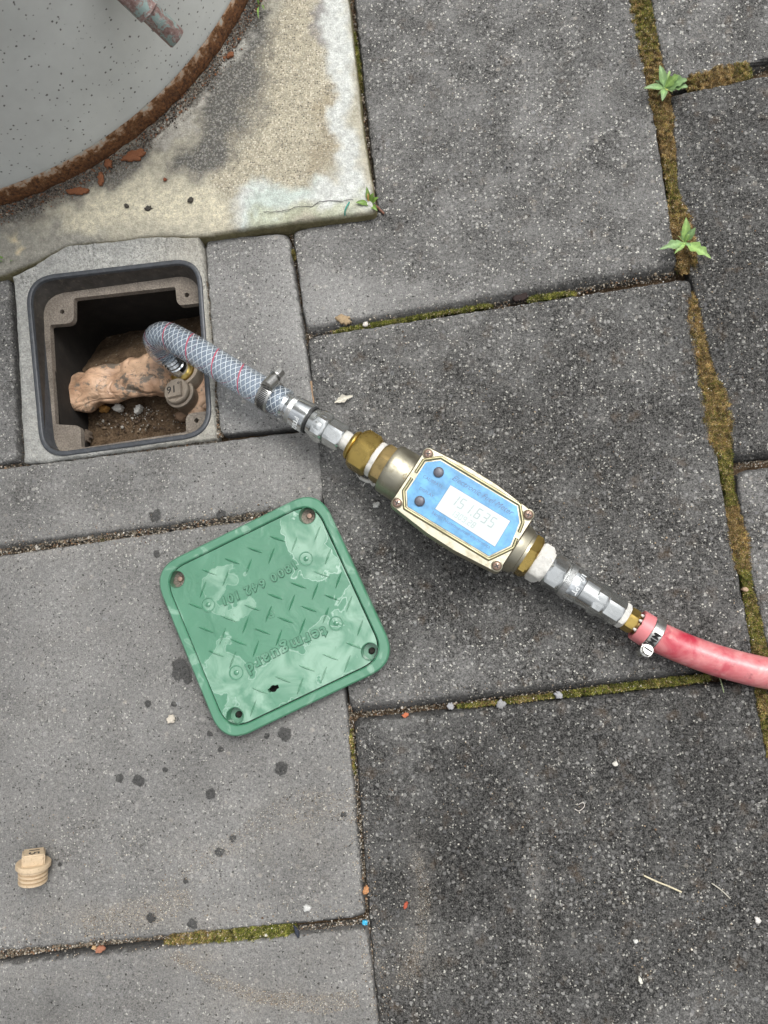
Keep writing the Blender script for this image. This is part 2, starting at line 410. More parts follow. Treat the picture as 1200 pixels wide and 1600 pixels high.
def fill(bm, loop, holes, z, grid, zf=None):
    """triangulate a 2-D loop with holes on a jittered grid; returns (verts of loop, verts of holes)"""
    allp = [Vector((p[0], p[1])) for p in loop]; edges = [(i, (i+1) % len(loop)) for i in range(len(loop))]
    spans = [(0, len(loop))]
    for h in holes:
        b = len(allp); allp += [Vector((p[0], p[1])) for p in h]; edges += [(b+i, b+(i+1) % len(h)) for i in range(len(h))]
        spans.append((b, b+len(h)))
    base = len(allp)
    if grid:
        xs = [p.x for p in allp]; ys = [p.y for p in allp]
        gx, gy = np.meshgrid(np.arange(min(xs), max(xs), grid), np.arange(min(ys), max(ys), grid))
        rs = np.random.RandomState(3); g = np.stack([gx.ravel(), gy.ravel()], 1) + rs.uniform(-.28, .28, (gx.size, 2))*grid
        k = inside(g, loop)
        for h in holes: k &= ~inside(g, h)
        g = g[k]
        b_ = np.array([(p.x, p.y) for p in allp])
        if len(g):
            keep = np.ones(len(g), bool)
            for i in range(0, len(g), 2000):
                d = ((g[i:i+2000, None, :]-b_[None])**2).sum(2).min(1); keep[i:i+2000] = d > (grid*.45)**2
            allp += [Vector(p) for p in g[keep]]
    vo, eo, fo, ov, oe, of = delaunay_2d_cdt(allp, edges, [], 0, 1e-7)
    cen = np.array([[sum(vo[i].x for i in f)/3, sum(vo[i].y for i in f)/3] for f in fo])
    k = inside(cen, loop)
    for h in holes: k &= ~inside(cen, h)
    vs = [bm.verts.new((v.x, v.y, z if zf is None else zf(v.x, v.y))) for v in vo]
    m = {}
    for i, src in enumerate(ov):
        for s_ in src: m[s_] = vs[i]
    for f, ok in zip(fo, k):
        if ok:
            try: bm.faces.new([vs[i] for i in f])
            except ValueError: pass
    keep_ = {m[i] for i in range(base) if i in m}
    for v in [v for v in vs if not v.link_faces and v not in keep_]: bm.verts.remove(v)
    return [[m[i] for i in range(a, b)] for a, b in spans]
def skirt(bm, ring, loop2, z2):
    """bridge a vertex ring to a new ring at loop2/z2; returns the new ring"""
    new = [bm.verts.new((p[0], p[1], z2 if not callable(z2) else z2(p))) for p in loop2]
    n = len(ring)
    for i in range(n):
        a, b, c, d = ring[i], ring[(i+1) % n], new[(i+1) % n], new[i]
        try: bm.faces.new((a, b, c, d))
        except ValueError: pass
    return new
def slabmesh(bm, loop, holes, z0, z1, bevel=0, grid=None, zf=None, bottom=False):
    """plate with straight walls between z1 (top) and z0"""
    c = [shrink(loop, bevel)] if bevel else [loop]
    hs_ = [shrink(h, -bevel) if bevel else h for h in holes]
    rings = fill(bm, c[0], hs_, z1, grid, zf)
    for r_, l_ in zip(rings, [loop]+list(holes)):
        if bevel: r_ = skirt(bm, r_, l_, z1-bevel)
        skirt(bm, r_, l_, z0)
    return bm
def shrink(loop, d):
    n = len(loop); out = []
    area = sum(loop[i][0]*loop[(i+1) % n][1]-loop[(i+1) % n][0]*loop[i][1] for i in range(n))
    sg = 1 if area > 0 else -1
    for i in range(n):
        a, b, c = Vector(loop[i-1][:2]), Vector(loop[i][:2]), Vector(loop[(i+1) % n][:2])
        t = ((b-a).normalized()+(c-b).normalized()); t = t.normalized() if t.length > 1e-9 else (b-a).normalized()
        nn = Vector((-t.y, t.x))*sg; out.append(b+nn*d)
    return out
def circle(c, r, n=32): return [Vector((c[0]+r*math.cos(2*math.pi*i/n), c[1]+r*math.sin(2*math.pi*i/n))) for i in range(n)]
def lathe(bm, prof, seg=48, mw=None, x0=None, phase=0, caps=True):
    """revolve [(x, r)] round local X; with UV (length, angle)"""
    uvl = bm.loops.layers.uv.verify(); rings = []
    for x, r_ in prof:
        ring = []
        for k in range(seg):
            a = 2*math.pi*k/seg+phase; v = Vector((x, r_*math.cos(a), r_*math.sin(a)))
            ring.append(bm.verts.new(mw @ v if mw else v))
        rings.append(ring)
    for i in range(len(rings)-1):
        for k in range(seg):
            f = bm.faces.new((rings[i][k], rings[i][(k+1) % seg], rings[i+1][(k+1) % seg], rings[i+1][k]))
            for l_, (u, v) in zip(f.loops, ((prof[i][0], k/seg), (prof[i][0], (k+1)/seg), (prof[i+1][0], (k+1)/seg), (prof[i+1][0], k/seg))): l_[uvl].uv = (u, v)
    if caps:
        for ring in (rings[0], rings[-1]):
            if len(set(ring)) > 2: bm.faces.new(ring)
def hexbar(bm, x0, x1, r_, phase=0, ch=.12, mw=None, seg=6):
    """hexagonal nut with turned (chamfered) ends; r_ is the corner radius"""
    rin = r_*math.cos(math.pi/seg); N = seg*8; d = min((x1-x0)*.25, r_*ch)
    def ring(x, cap):
        out = []
        for k in range(N):
            a = 2*math.pi*k/N; h = (a % (2*math.pi/seg))-math.pi/seg
            rr = rin/math.cos(h); xx = x
            rr = min(rr, cap); v = Vector((xx, rr*math.cos(a+phase), rr*math.sin(a+phase)))
            out.append(bm.verts.new(mw @ v if mw else v))
        return out
    rs = [ring(x0, rin*.99), ring(x0+d*.5, (rin+r_)/2), ring(x0+d, r_), ring(x1-d, r_), ring(x1-d*.5, (rin+r_)/2), ring(x1, rin*.99)]
    for a, b in zip(rs, rs[1:]):
        for k in range(N): bm.faces.new((a[k], a[(k+1) % N], b[(k+1) % N], b[k]))
    bm.faces.new(rs[0]); bm.faces.new(rs[-1])
def tube(bm, pts, rad, seg=24, caps=True, uv=True, flat=None):
    uvl = bm.loops.layers.uv.verify(); n = len(pts); pts = [Vector(p) for p in pts]
    rad = rad if isinstance(rad, (list, tuple)) else [rad]*n
    t = [(pts[min(i+1, n-1)]-pts[max(i-1, 0)]).normalized() for i in range(n)]
    ref = Vector((0, 0, 1)) if abs(t[0].z) < .9 else Vector((1, 0, 0))
    nx = t[0].cross(ref).normalized(); rings = []; ln_ = 0; us = []
    for i in range(n):
        if i: ln_ += (pts[i]-pts[i-1]).length
        us.append(ln_)
        nx = (nx-t[i]*nx.dot(t[i])).normalized(); ny = t[i].cross(nx)
        rings.append([bm.verts.new(pts[i]+(nx*math.cos(2*math.pi*k/seg)+ny*math.sin(2*math.pi*k/seg))*rad[i]) for k in range(seg)])
    for i in range(n-1):
        for k in range(seg):
            f = bm.faces.new((rings[i][k], rings[i][(k+1) % seg], rings[i+1][(k+1) % seg], rings[i+1][k]))
            for l_, (u, v) in zip(f.loops, ((us[i], k/seg), (us[i], (k+1)/seg), (us[i+1], (k+1)/seg), (us[i+1], k/seg))): l_[uvl].uv = (u, v)
    if caps and seg > 2: bm.faces.new(rings[0]); bm.faces.new(rings[-1])
def spline(pts, n=12, closed=False):
    pts = [Vector(p) for p in pts]; out = []
    for i in range(len(pts)-1):
        p0 = pts[max(i-1, 0)]; p1 = pts[i]; p2 = pts[i+1]; p3 = pts[min(i+2, len(pts)-1)]
        for k in range(n):
            t = k/n; out.append(.5*((2*p1)+(-p0+p2)*t+(2*p0-5*p1+4*p2-p3)*t*t+(-p0+3*p1-3*p2+p3)*t**3))
    out.append(pts[-1]); return out
def setcol(me, name, cols):
    a = me.color_attributes.new(name, 'FLOAT_COLOR', 'POINT')
    c = np.ones((len(me.vertices), 4), 'f'); c[:, :3] = cols; a.data.foreach_set('color', c.ravel())
def wcoords(o):
    me = o.data; co = np.empty(len(me.vertices)*3, 'f'); me.vertices.foreach_get('co', co); co = co.reshape(-1, 3)
    M_ = np.array(world_of(o)); return co @ M_[:3, :3].T + M_[:3, 3]
def pxcoords(co):
    Rm = np.array(ROT.transposed()); c = (co-np.array(CAM)) @ Rm.T
    return 600+c[:, 0]/-c[:, 2]*FPX, 800-c[:, 1]/-c[:, 2]*FPX
def fnoise(x, y, s=.01, seed=0, octv=4):
    return np.array([noise.fractal(Vector((a*s+seed*17.3, b*s-seed*9.1, seed*3.7)), 1.0, 2.0, octv) for a, b in zip(x, y)])
_font = None
def text_bm(s, size, extrude=0.0, shear=0.0, bold=0.0, bevel=0.0, align='CENTER'):
    cu = bpy.data.curves.new('t', 'FONT'); cu.body = s; cu.size = size; cu.extrude = extrude; cu.shear = shear
    cu.offset = bold; cu.bevel_depth = bevel; cu.align_x = align; cu.align_y = 'CENTER'; cu.resolution_u = 3
    ob = bpy.data.objects.new('t', cu); COL.objects.link(ob)
    dg = bpy.context.evaluated_depsgraph_get(); dg.update()
    me = bpy.data.meshes.new_from_object(ob.evaluated_get(dg)); bm = bmesh.new(); bm.from_mesh(me)
    bpy.data.objects.remove(ob); bpy.data.curves.remove(cu); bpy.data.meshes.remove(me)
    return bm
def add_text(dst, s, size, mw, **kw):
    b = text_bm(s, size, **kw); bmesh.ops.transform(b, matrix=mw, verts=b.verts)
    me = bpy.data.meshes.new('x'); b.to_mesh(me); b.free(); dst.from_mesh(me); bpy.data.meshes.remove(me)

# ------------------------------------------------------------------ the box opening and the ground sheet
def pl(pts, z=0.0): return [P(x, y, z).to_2d() for x, y in pts]
BOXC = [(40, 435), (314, 403), (334, 681), (66, 718)]
box_out = round_poly(pl(BOXC, .002), [.024]*4, 8)
def big_ground():
    bm = bmesh.new(); h = shrink(box_out, .003)
    mid = [Vector(p) for p in ((-1.2, -1.2), (1.2, -1.2), (1.2, 1.2), (-1.2, 1.2))]
    rings = fill(bm, resample([v.to_3d() for v in mid], .1), [h], -.014, .08)
    far = [Vector((v.x*100, v.y*100)) for v in [Vector((p.co.x, p.co.y)) for p in rings[0]]]
    skirt(bm, rings[0], far, -.014)
    o = fin('ground', bm, MAT['soil'], smooth=0); tag(o, kind='structure')
big_ground()

# ------------------------------------------------------------------ pavers
# corner points of each paver in the photograph (outer foot of the edge), and the chamfer width in mm of the edge that starts at each corner
PAV = [
 ('large notched grey concrete paver right of the stained slab corner', [(590, 338), (547, -60), (525, -320), (935, -400), (992, 0), (1062, 424), (478, 525), (457, 362)], [1.5, 2, 2, 2, 2, 7, 1.5, 2], (.52, .50, .0)),
 ('small grey concrete paver between the valve box and the notched paver', [(320, 376), (452, 365), (499, 667), (345, 683)], [2, 2, 1.5, 1.5], (.12, .60, 0)),
 ('dark speckled concrete paver under the flow meter', [(480, 528), (1078, 436), (1128, 760), (1183, 1048), (547, 1117), (505, 790)], [1.5, 2, 2, 8, 1.5, 1.5], (.80, .44, 0)),
 ('narrow grey concrete paver running below the valve box to the left edge', [(-330, 775), (0, 733), (345, 690), (500, 671), (510, 790), (400, 812), (0, 862), (-320, 895)], [2, 1.5, 1.5, 1.5, 5, 7, 7, 2], (.10, .52, .04)),
 ('large smooth grey concrete paver under the green lid and the cream plug', [(-320, 905), (0, 868), (505, 795), (545, 1117), (573, 1432), (250, 1468), (0, 1492), (-300, 1515)], [2, 2, 1.5, 1.5, 2.5, 5, 6, 2], (.05, .50, .05)),
 ('smooth grey concrete paver cut off by the bottom left of the photo', [(-310, 1535), (0, 1500), (577, 1441), (606, 1700), (622, 2010), (-300, 2040)], [3, 3, 2, 2, 2, 2], (.06, .49, .08)),
 ('dark speckled concrete paver filling the bottom right of the photo', [(552, 1123), (1100, 1068), (1182, 1060), (1235, 1400), (1262, 1640), (607, 1760), (577, 1440)], [3, 3, 4, 3, 2, 2, 2], (.92, .37, 0)),
 ('dark concrete paver at the top right corner above the brown moss', [(1013, -5), (968, -330), (1420, -400), (1440, 40), (1195, 100), (1080, 134), (1036, 138)], [2, 2, 2, 2, 5, 5, 2], (.65, .50, 0)),
 ('dark rough concrete paver at the right edge beside the two weeds', [(1044, 152), (1200, 120), (1540, 50), (1565, 660), (1200, 716), (1140, 722), (1116, 600), (1074, 425), (1055, 300)], [2, 2, 2, 6, 6, 3, 2, 2, 2], (.88, .39, 0)),
 ('grey concrete paver at the right edge above the red hose', [(1147, 738), (1200, 730), (1570, 672), (1600, 1010), (1215, 1052), (1192, 1000), (1160, 860)], [2, 2, 2, 4, 2, 2, 2], (.62, .53, 0)),
 ('dark concrete paver at the right edge below the red hose', [(1215, 1066), (1620, 1020), (1690, 1600), (1290, 1640)], [2, 2, 2, 2], (.7, .5, 0)),
 ('grey concrete paver at the left edge beside the valve box mortar', [(-330, 440), (18, 418), (24, 520), (34, 724), (-330, 765)], [2, 2, 2, 2, 2], (.28, .55, 0)),
]
# soft wear patches in photo pixels: (x, y, rx, ry, d_rough, d_tone, d_sand)
WEAR = [(700, 500, 170, 70, -.35, .03, 0), (540, 700, 90, 150, -.4, .03, 0), (600, 1100, 140, 60, -.3, .02, 0), (620, 1200, 60, 200, -.35, .03, 0),
        (750, 1030, 180, 40, -.2, .04, 0), (835, 1380, 14, 170, -.35, .09, .08), (655, 1420, 22, 120, -.25, .05, .22), (640, 1500, 60, 40, -.2, .05, .2),
        (520, 400, 80, 90, -.25, .05, 0), (500, 480, 60, 50, -.3, .04, 0), (560, 470, 120, 40, -.2, .03, 0), (1150, 740, 60, 60, -.2, .04, 0),
        (1120, 1200, 60, 120, 0, -.05, 0), (900, 650, 150, 80, .15, -.03, 0), (1150, 500, 70, 150, .1, -.05, 0), (720, 1330, 90, 90, .1, -.08, 0),
        (1090, 1580, 80, 60, -.3, .05, 0), (950, 1590, 200, 40, -.15, .04, 0), (350, 400, 40, 30, .2, .02, 0), (470, 390, 20, 60, 0, 0, .05),
        (350, 1180, 120, 40, .06, -.03, 0), (300, 1000, 90, 90, .05, -.05, 0), (100, 1000, 120, 120, -.05, .05, 0), (90, 1580, 90, 40, 0, -.10, 0),
        (480, 1290, 60, 60, .1, -.01, .15), (200, 1430, 130, 22, 0, .02, .35), (420, 1560, 120, 20, .1, 0, .3), (300, 1500, 60, 14, 0, 0, .2),
        (350, 1330, 90, 14, 0, 0, .12), (1060, 620, 30, 120, -.1, 0, 0), (40, 760, 60, 60, .2, .0, 0), (20, 500, 30, 60, .3, -.04, 0), (60, 860, 120, 12, .1, .1, .1)]
def edge_inset(loop, wid):
    n = len(loop); out = []
    area = sum(loop[i][0]*loop[(i+1) % n][1]-loop[(i+1) % n][0]*loop[i][1] for i in range(n)); sg = 1 if area > 0 else -1
    ls = []
    for i in range(n):
        a, b = loop[i], loop[(i+1) % n]; d = (b-a).normalized(); nn = Vector((-d.y, d.x))*sg; ls.append((a+nn*wid[i]*.001, d))
    for i in range(n):
        (p, d), (q, e) = ls[i-1], ls[i]; cr_ = d.x*e.y-d.y*e.x
        out.append(q.copy() if abs(cr_) < .05 else p+d*(((q.x-p.x)*e.y-(q.y-p.y)*e.x)/cr_))
    return out
def make_paver(i, label, pts, wid, base):
    outer = pl(pts, -.004); inner = edge_inset(outer, [w_*.9+.8 for w_ in wid])
    # paired resampling so that the two loops can be lofted
    O, T = [], []; n = len(outer)
    for k in range(n):
        m = max(2, int((outer[(k+1) % n]-outer[k]).length/.0026))
        for j in range(m):
            O.append(outer[k].lerp(outer[(k+1) % n], j/m)); T.append(inner[k].lerp(inner[(k+1) % n], j/m))
    def soft(Lp, it):
        for _ in range(it): Lp = [(Lp[q-1]+Lp[q]*2+Lp[(q+1) % len(Lp)])/4 for q in range(len(Lp))]
        return Lp
    O, T = soft(O, 4), soft(T, 7)
    nO = shrink(O, 1.0)
    for q in range(len(O)):
        nn = (nO[q]-O[q]); j = noise.fractal(Vector((O[q].x*110, O[q].y*110, i)), 1, 2, 4)*.0010
        j2 = noise.fractal(Vector((O[q].x*160, O[q].y*160, i+40)), 1, 2, 4)*.0013
        O[q] = O[q]+nn*(j+.0003); T[q] = T[q]+nn*j2
    bm = bmesh.new()
    zf = lambda x, y: .0006*noise.noise(Vector((x*14, y*14, i)))
    rings = fill(bm, T, [], 0, .0045, zf)
    lay = [T[q].lerp(O[q], .4) for q in range(len(T))]
    cw = [(O[q]-T[q]).length for q in range(len(T))]
    r1 = skirt(bm, rings[0], lay, -.0010)
    for q, v in enumerate(r1): v.co.z = -min(.0028, cw[q]*.25)+.0004*noise.noise(Vector((v.co.x*300, v.co.y*300, 1)))
    r2 = skirt(bm, r1, O, -.0036)
    for q, v in enumerate(r2): v.co.z = -.0022-min(.0055, cw[q]*.65)
    skirt(bm, r2, O, -.05)
    o = fin('concrete_paver' if i == 0 else 'concrete_paver', bm, MAT['paver'], smooth=60)
    co = wcoords(o); x, y = pxcoords(co)
    ro = np.full(len(x), float(base[0])); to = np.full(len(x), float(base[1])); sa = np.full(len(x), float(base[2]))
    for (cx, cy, rx, ry, a, b, c) in WEAR:
        if (cx < x.min()-rx*2 or cx > x.max()+rx*2 or cy < y.min()-ry*2 or cy > y.max()+ry*2): continue
        g = np.exp(-(((x-cx)/rx)**2+((y-cy)/ry)**2)); ro += a*g; to += b*g; sa += c*g
    f = fnoise(x, y, .008, i); ro += f*.18; to += fnoise(x, y, .02, i+3)*.03
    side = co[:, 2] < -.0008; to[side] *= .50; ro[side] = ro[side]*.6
    sa = sa*(.5+1.0*np.clip(fnoise(x, y, .03, i+9)+.4, 0, 1))
    setcol(o.data, 'wear_sheen', np.stack([np.clip(ro, 0, 1), np.clip(to, .05, 1), np.clip(sa, 0, .9)], 1))
    tag(o, label, 'paver', 'concrete pavers'); return o
pavers = [make_paver(i, *a) for i, a in enumerate(PAV)]

# wet spots: thin dark damp patches lying on the pavers, parts of the paver they soak
WET = [(283, 1045, 14, 4), (294, 1062, 7, 4), (187, 1216, 6, 4), (217, 1219, 8, 4), (330, 1240, 7, 4), (440, 1200, 9, 4), (445, 1148, 9, 4), (345, 1170, 4, 4), (343, 1331, 7, 4), (364, 1310, 5, 4),
       (237, 1434, 7, 4), (301, 1443, 7, 4), (94, 1350, 3, 4), (243, 806, 9, 3), (345, 802, 6, 3), (328, 1146, 4, 4), (417, 1150, 4, 4), (258, 1203, 4, 4), (290, 1376, 4, 4), (245, 865, 5, 4), (232, 1100, 5, 4), (536, 1273, 4, 4), (272, 1100, 4, 4)]
def wet_spot(x, y, r_, pi_):
    c = P(x, y, .0004); rr = r_*MPP(c); bm = bmesh.new(); sd_ = x*.37
    rings = []
    cv = bm.verts.new((c.x, c.y, .0012))
    N = 26
    for f in (.8, 1.25):
        ring = []
        for k in range(N):
            a = 2*math.pi*k/N; q = rr*f*(1+.42*noise.noise(Vector((math.cos(a)*1.1, math.sin(a)*1.1, sd_)))+.22*noise.noise(Vector((math.cos(a)*3, math.sin(a)*3, sd_))))
            ring.append(bm.verts.new((c.x+q*math.cos(a), c.y+q*math.sin(a), .0011 if f < 1 else .0006)))
        rings.append(ring)
    for k in range(N):
        bm.faces.new((cv, rings[0][k], rings[0][(k+1) % N])); bm.faces.new((rings[0][k], rings[1][k], rings[1][(k+1) % N], rings[0][(k+1) % N]))
    o = fin('wet_spot', bm, MAT['paver_wet'], pavers[pi_]); setcol(o.data, 'wear_sheen', np.tile([.15, .5, 0], (len(o.data.vertices), 1)))
    setcol(o.data, 'damp', np.array([[1, 1, 1]]*(1+N)+[[0, 0, 0]]*N, 'f'))
for a in WET: wet_spot(*a)

# ------------------------------------------------------------------ cast slab under the tank
SL = [(0, 433), (60, 408), (110, 383), (180, 378), (240, 370), (318, 371), (450, 352), (560, 338), (590, 334), (568, 200), (541, -40), (505, -420), (-700, -420), (-700, 480)]
SLZ = .010
TK = [P(0, 322, SLZ), P(215, 213, SLZ), P(385, 8, SLZ)]
def circ3(a, b, c):
    ax, ay, bx, by, cx, cy = a.x, a.y, b.x, b.y, c.x, c.y; d = 2*(ax*(by-cy)+bx*(cy-ay)+cx*(ay-by))
    ux = ((ax*ax+ay*ay)*(by-cy)+(bx*bx+by*by)*(cy-ay)+(cx*cx+cy*cy)*(ay-by))/d
    uy = ((ax*ax+ay*ay)*(cx-bx)+(bx*bx+by*by)*(ax-cx)+(cx*cx+cy*cy)*(bx-ax))/d
    return Vector((ux, uy)), math.hypot(ax-ux, ay-uy)
TC, TR = circ3(*TK)
print('TANK', TC, TR)
def make_slab():
    lo = resample([v.to_3d() for v in pl(SL, SLZ-.002)], .0035); lo = [v.to_2d() for v in lo]
    for _ in range(3): lo = [(lo[q-1]+lo[q]*2+lo[(q+1) % len(lo)])/4 for q in range(len(lo))]
    inn = shrink(lo, .0035); sh = shrink(lo, 1.0)
    lo = [p+(sh[q]-p)*.0007*noise.fractal(Vector((p.x*60, p.y*60, 5)), 1, 2, 4) for q, p in enumerate(lo)]
    inn = [p+(sh[q]-lo[q]).normalized()*.0008*noise.fractal(Vector((p.x*90, p.y*90, 9)), 1, 2, 4) for q, p in enumerate(inn)]
    bm = bmesh.new()
    rings = fill(bm, inn, [], SLZ, .0042, lambda x, y: SLZ+.0009*noise.fractal(Vector((x*25, y*25, 2)), 1, 2, 3))
    r1 = skirt(bm, rings[0], [inn[q].lerp(lo[q], .6) for q in range(len(lo))], SLZ-.0012); r2 = skirt(bm, r1, lo, SLZ-.004); skirt(bm, r2, lo, -.05)
    o = fin('concrete_slab', bm, MAT['slab'], smooth=70); co = wcoords(o); x, y = pxcoords(co)
    def C(*c): return np.array(c, float)
    col = np.tile(C(.46, .43, .34), (len(x), 1)); ex = np.zeros(len(x)); fr = np.zeros(len(x))
    nx_ = fnoise(x, y, .02, 1)*22+fnoise(x, y, .09, 3)*9; ny_ = fnoise(x, y, .02, 2)*22+fnoise(x, y, .09, 4)*9; xx, yy = x+nx_, y+ny_
    def seg(pts, wd, c, k=1.0, e=None, f=None, hard=1.5):
        nonlocal col, ex, fr
        d = np.full(len(x), 1e9)
        for (x0, y0, w0), (x1, y1, w1) in zip(pts, pts[1:]):
            vx, vy = x1-x0, y1-y0; t = np.clip(((xx-x0)*vx+(yy-y0)*vy)/(vx*vx+vy*vy), 0, 1)
            dd = np.hypot(xx-x0-vx*t, yy-y0-vy*t)/((w0+(w1-w0)*t)*wd); d = np.minimum(d, dd)
        m = np.clip((1-d)*hard+.5, 0, 1)*k; m = m*m*(3-2*m) if k == 1 else m
        col = col*(1-m[:, None])+np.array(c)*m[:, None]
        if e is not None: ex = ex*(1-m)+e*m
        if f is not None: fr = fr*(1-m)+f*m
    seg([(0, 400, 50), (120, 390, 40)], 1, (.29, .28, .245), .8, .1, .2)                   # grey lower left
    seg([(0, 330, 30), (110, 290, 24), (200, 250, 22), (290, 170, 24), (350, 90, 30), (400, 0, 30), (420, -100, 40)], 1, (.115, .105, .09), .9, .2, .8)   # dirt band by the tank
    seg([(395, -60, 50), (425, 40, 45), (380, 130, 50), (345, 220, 42), (300, 255, 28)], 1, (.105, .10, .09), .97, .35, .9, 1.2)   # dark lichen band
    seg([(470, -60, 45), (480, 60, 48), (465, 180, 66), (420, 262, 52), (350, 285, 20)], 1, (.46, .415, .31), .9, 1.0, .15, 1.2)   # worn tan area
    seg([(510, 150, 14), (515, 230, 18), (490, 275, 20)], 1, (.30, .24, .15), .5, .8, 0, 1)
    seg([(525, -60, 26), (525, 60, 24), (530, 140, 16), (535, 200, 18), (548, 260, 20), (555, 310, 24), (480, 305, 24), (400, 318, 26)], 1, (.66, .68, .65), .95, .1, .1, 1.3)
    seg([(505, 20, 9), (498, 60, 8)], 1, (.22, .20, .20), .7, .3, .3, 1)
    seg([(470, 300, 18), (430, 312, 22), (410, 335, 18)], 1, (.48, .57, .51), .65, .1, 0, .9)
    seg([(560, 328, 9), (470, 340, 10), (400, 352, 10)], 1, (.50, .52, .38), .8, .1, 0, 1)
    seg([(330, 330, 26), (250, 310, 28), (180, 320, 22), (110, 350, 16)], 1, (.66, .61, .46), .9, .25, .35, 1)
    seg([(255, 215, 15), (285, 195, 14), (325, 150, 12), (335, 130, 5)], 1, (.42, .40, .35), .95, .05, 0, 2)   # render patch
    seg([(430, 30, 10), (425, 0, 14), (430, -40, 12)], 1, (.40, .38, .31), .95, .05, 0, 2)
    seg([(10, 372, 7), (22, 382, 7)], 1, (.66, .56, .38), 1, 0, 0, 2)
    seg([(360, 90, 12), (385, 60, 9)], 1, (.55, .54, .48), .6, 0, .5, 1)
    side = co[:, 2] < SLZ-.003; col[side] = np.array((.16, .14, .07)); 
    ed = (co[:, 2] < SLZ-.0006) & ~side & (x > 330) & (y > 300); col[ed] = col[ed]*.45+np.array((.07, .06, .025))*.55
    setcol(o.data, 'tint', np.clip(col, 0.01, 1)); setcol(o.data, 'wear_sheen', np.stack([ex, fr, ex*0], 1))
    return tag(o, 'pale stained concrete slab carrying the grey tank', 'slab')
slab = make_slab()
def crack(pts, z, wd, parent, mat='dark_groove'):
    bm = bmesh.new(); p = resample([P(x, y, z) for x, y in pts], .0015, False); L_, R_ = [], []
    for i, v in enumerate(p):
        t = (p[min(i+1, len(p)-1)]-p[max(i-1, 0)]).normalized(); nn = Vector((-t.y, t.x, 0)); v = v+nn*.0009*noise.fractal(Vector((v.x*180, v.y*180, 3)), 1, 2, 3)
        ww = wd*(.35+.65*abs(noise.noise(Vector((v.x*300, v.y*300, 1))))+.2); L_.append(bm.verts.new(v+nn*ww)); R_.append(bm.verts.new(v-nn*ww))
    for i in range(len(p)-1): bm.faces.new((L_[i], L_[i+1], R_[i+1], R_[i]))
    return fin('crack', bm, MAT[mat], parent)
crack([(412, 331), (440, 330), (470, 322), (488, 323), (500, 314), (530, 314), (552, 312)], SLZ+.0009, .0004, slab)

# mortar collar round the box
def dseg(p, a, b): t = max(0, min(1, (p-a).dot(b-a)/(b-a).length_squared)); return (p-a-(b-a)*t).length
def make_mortar():
    lo = pl([(24, 436), (60, 418), (112, 388), (180, 383), (240, 375), (316, 376), (320, 430), (323, 452), (332, 560), (338, 686), (200, 705), (68, 723), (40, 724)], 0)
    lo = [v.to_2d() for v in resample([v.to_3d() for v in lo], .003)]
    lo = [p+Vector((noise.noise(Vector((p.x*120, p.y*120, 1))), noise.noise(Vector((p.x*120, p.y*120, 8)))))*.0009 for p in lo]
    bm = bmesh.new(); hole = shrink(box_out, -.0004)
    # right and lower sides are thin, so the collar follows the box there
    rings = fill(bm, shrink(lo, .0015), [shrink(box_out, .0015)], .0035, .0045, lambda x, y: .0028+.0007*noise.fractal(Vector((x*40, y*40, 7)), 1, 2, 3))
    r1 = skirt(bm, rings[0], lo, .0008)
    for v in bm.verts:
        px, py = PX(v.co); ds = min(dseg(Vector((px, py)), Vector(SL[q]), Vector(SL[q+1])) for q in range(6)); t = max(0, 1-ds/30); v.co.z += .0064*t*t
    skirt(bm, r1, lo, -.04)
    o = fin('mortar_collar', bm, MAT['slab'], smooth=60); co = wcoords(o); x, y = pxcoords(co)
    f = fnoise(x, y, .02, 5); col = np.array((.43, .43, .405))[None]*(1+.25*f[:, None]); t = np.clip((x-200)/100, 0, 1)[:, None]; col = col*(1-t*.35)+np.array((.46, .41, .31))*t*.35
    setcol(o.data, 'tint', np.clip(col, .02, 1)); setcol(o.data, 'wear_sheen', np.stack([x*0+.2, np.clip(.35+f, 0, 1), x*0], 1))
    return tag(o, 'pale grey mortar bedding around the top and left of the valve box', 'mortar')
make_mortar()

# ------------------------------------------------------------------ valve box
BC = sum((p for p in box_out), Vector((0, 0)))/len(box_out)
box = empty('valve_box', Vector((BC.x, BC.y, -.10)), 'open black plastic valve box sunk in the ground with dirt inside', 'valve box')
def ringmesh(name, outer, inner, z0, z1, mat, bev=.0006):
    bm = bmesh.new(); rings = fill(bm, shrink(outer, bev), [shrink(inner, -bev)], z1, None)
    a = skirt(bm, rings[0], outer, z1-bev); skirt(bm, a, outer, z0); b = skirt(bm, rings[1], inner, z1-bev); skirt(bm, b, inner, z0)
    return fin(name, bm, mat, box, 50)
rim_in = shrink(box_out, .0040)
ringmesh('rim', box_out, rim_in, -.020, .0045, MAT['black'])
# ledge with four screw tabs; wall down to it
LZ = -.013
led_out = round_poly(pl([(66, 462), (309, 428), (335, 676), (80, 711)], LZ), [.020]*4, 8)
wall_out = shrink(box_out, .0012); wall_in = shrink(box_out, .0042); 
bm = bmesh.new()
ra = [bm.verts.new((p.x, p.y, .001)) for p in shrink(box_out, .0041)]; rb = skirt(bm, ra, led_out, LZ+.0002)
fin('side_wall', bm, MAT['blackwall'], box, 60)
inner = round_poly(pl([(115, 466), (274, 448), (277, 478), (322, 472), (331, 641), (290, 647), (291, 675), (127, 700), (126, 665), (87, 663), (78, 508), (115, 505)], LZ),
                   [.002, .002, .006, .002, .002, .006, .002, .002, .006, .002, .002, .006], 6)
tabh = [circle(P(x, y, LZ).to_2d(), .0021, 14) for x, y in ((97, 487), (292, 461), (307, 657))]
bm = bmesh.new()
rings = fill(bm, led_out, [inner]+tabh, LZ, .004, lambda x, y: LZ+.0005*noise.fractal(Vector((x*120, y*120, 3)), 1, 2, 3))
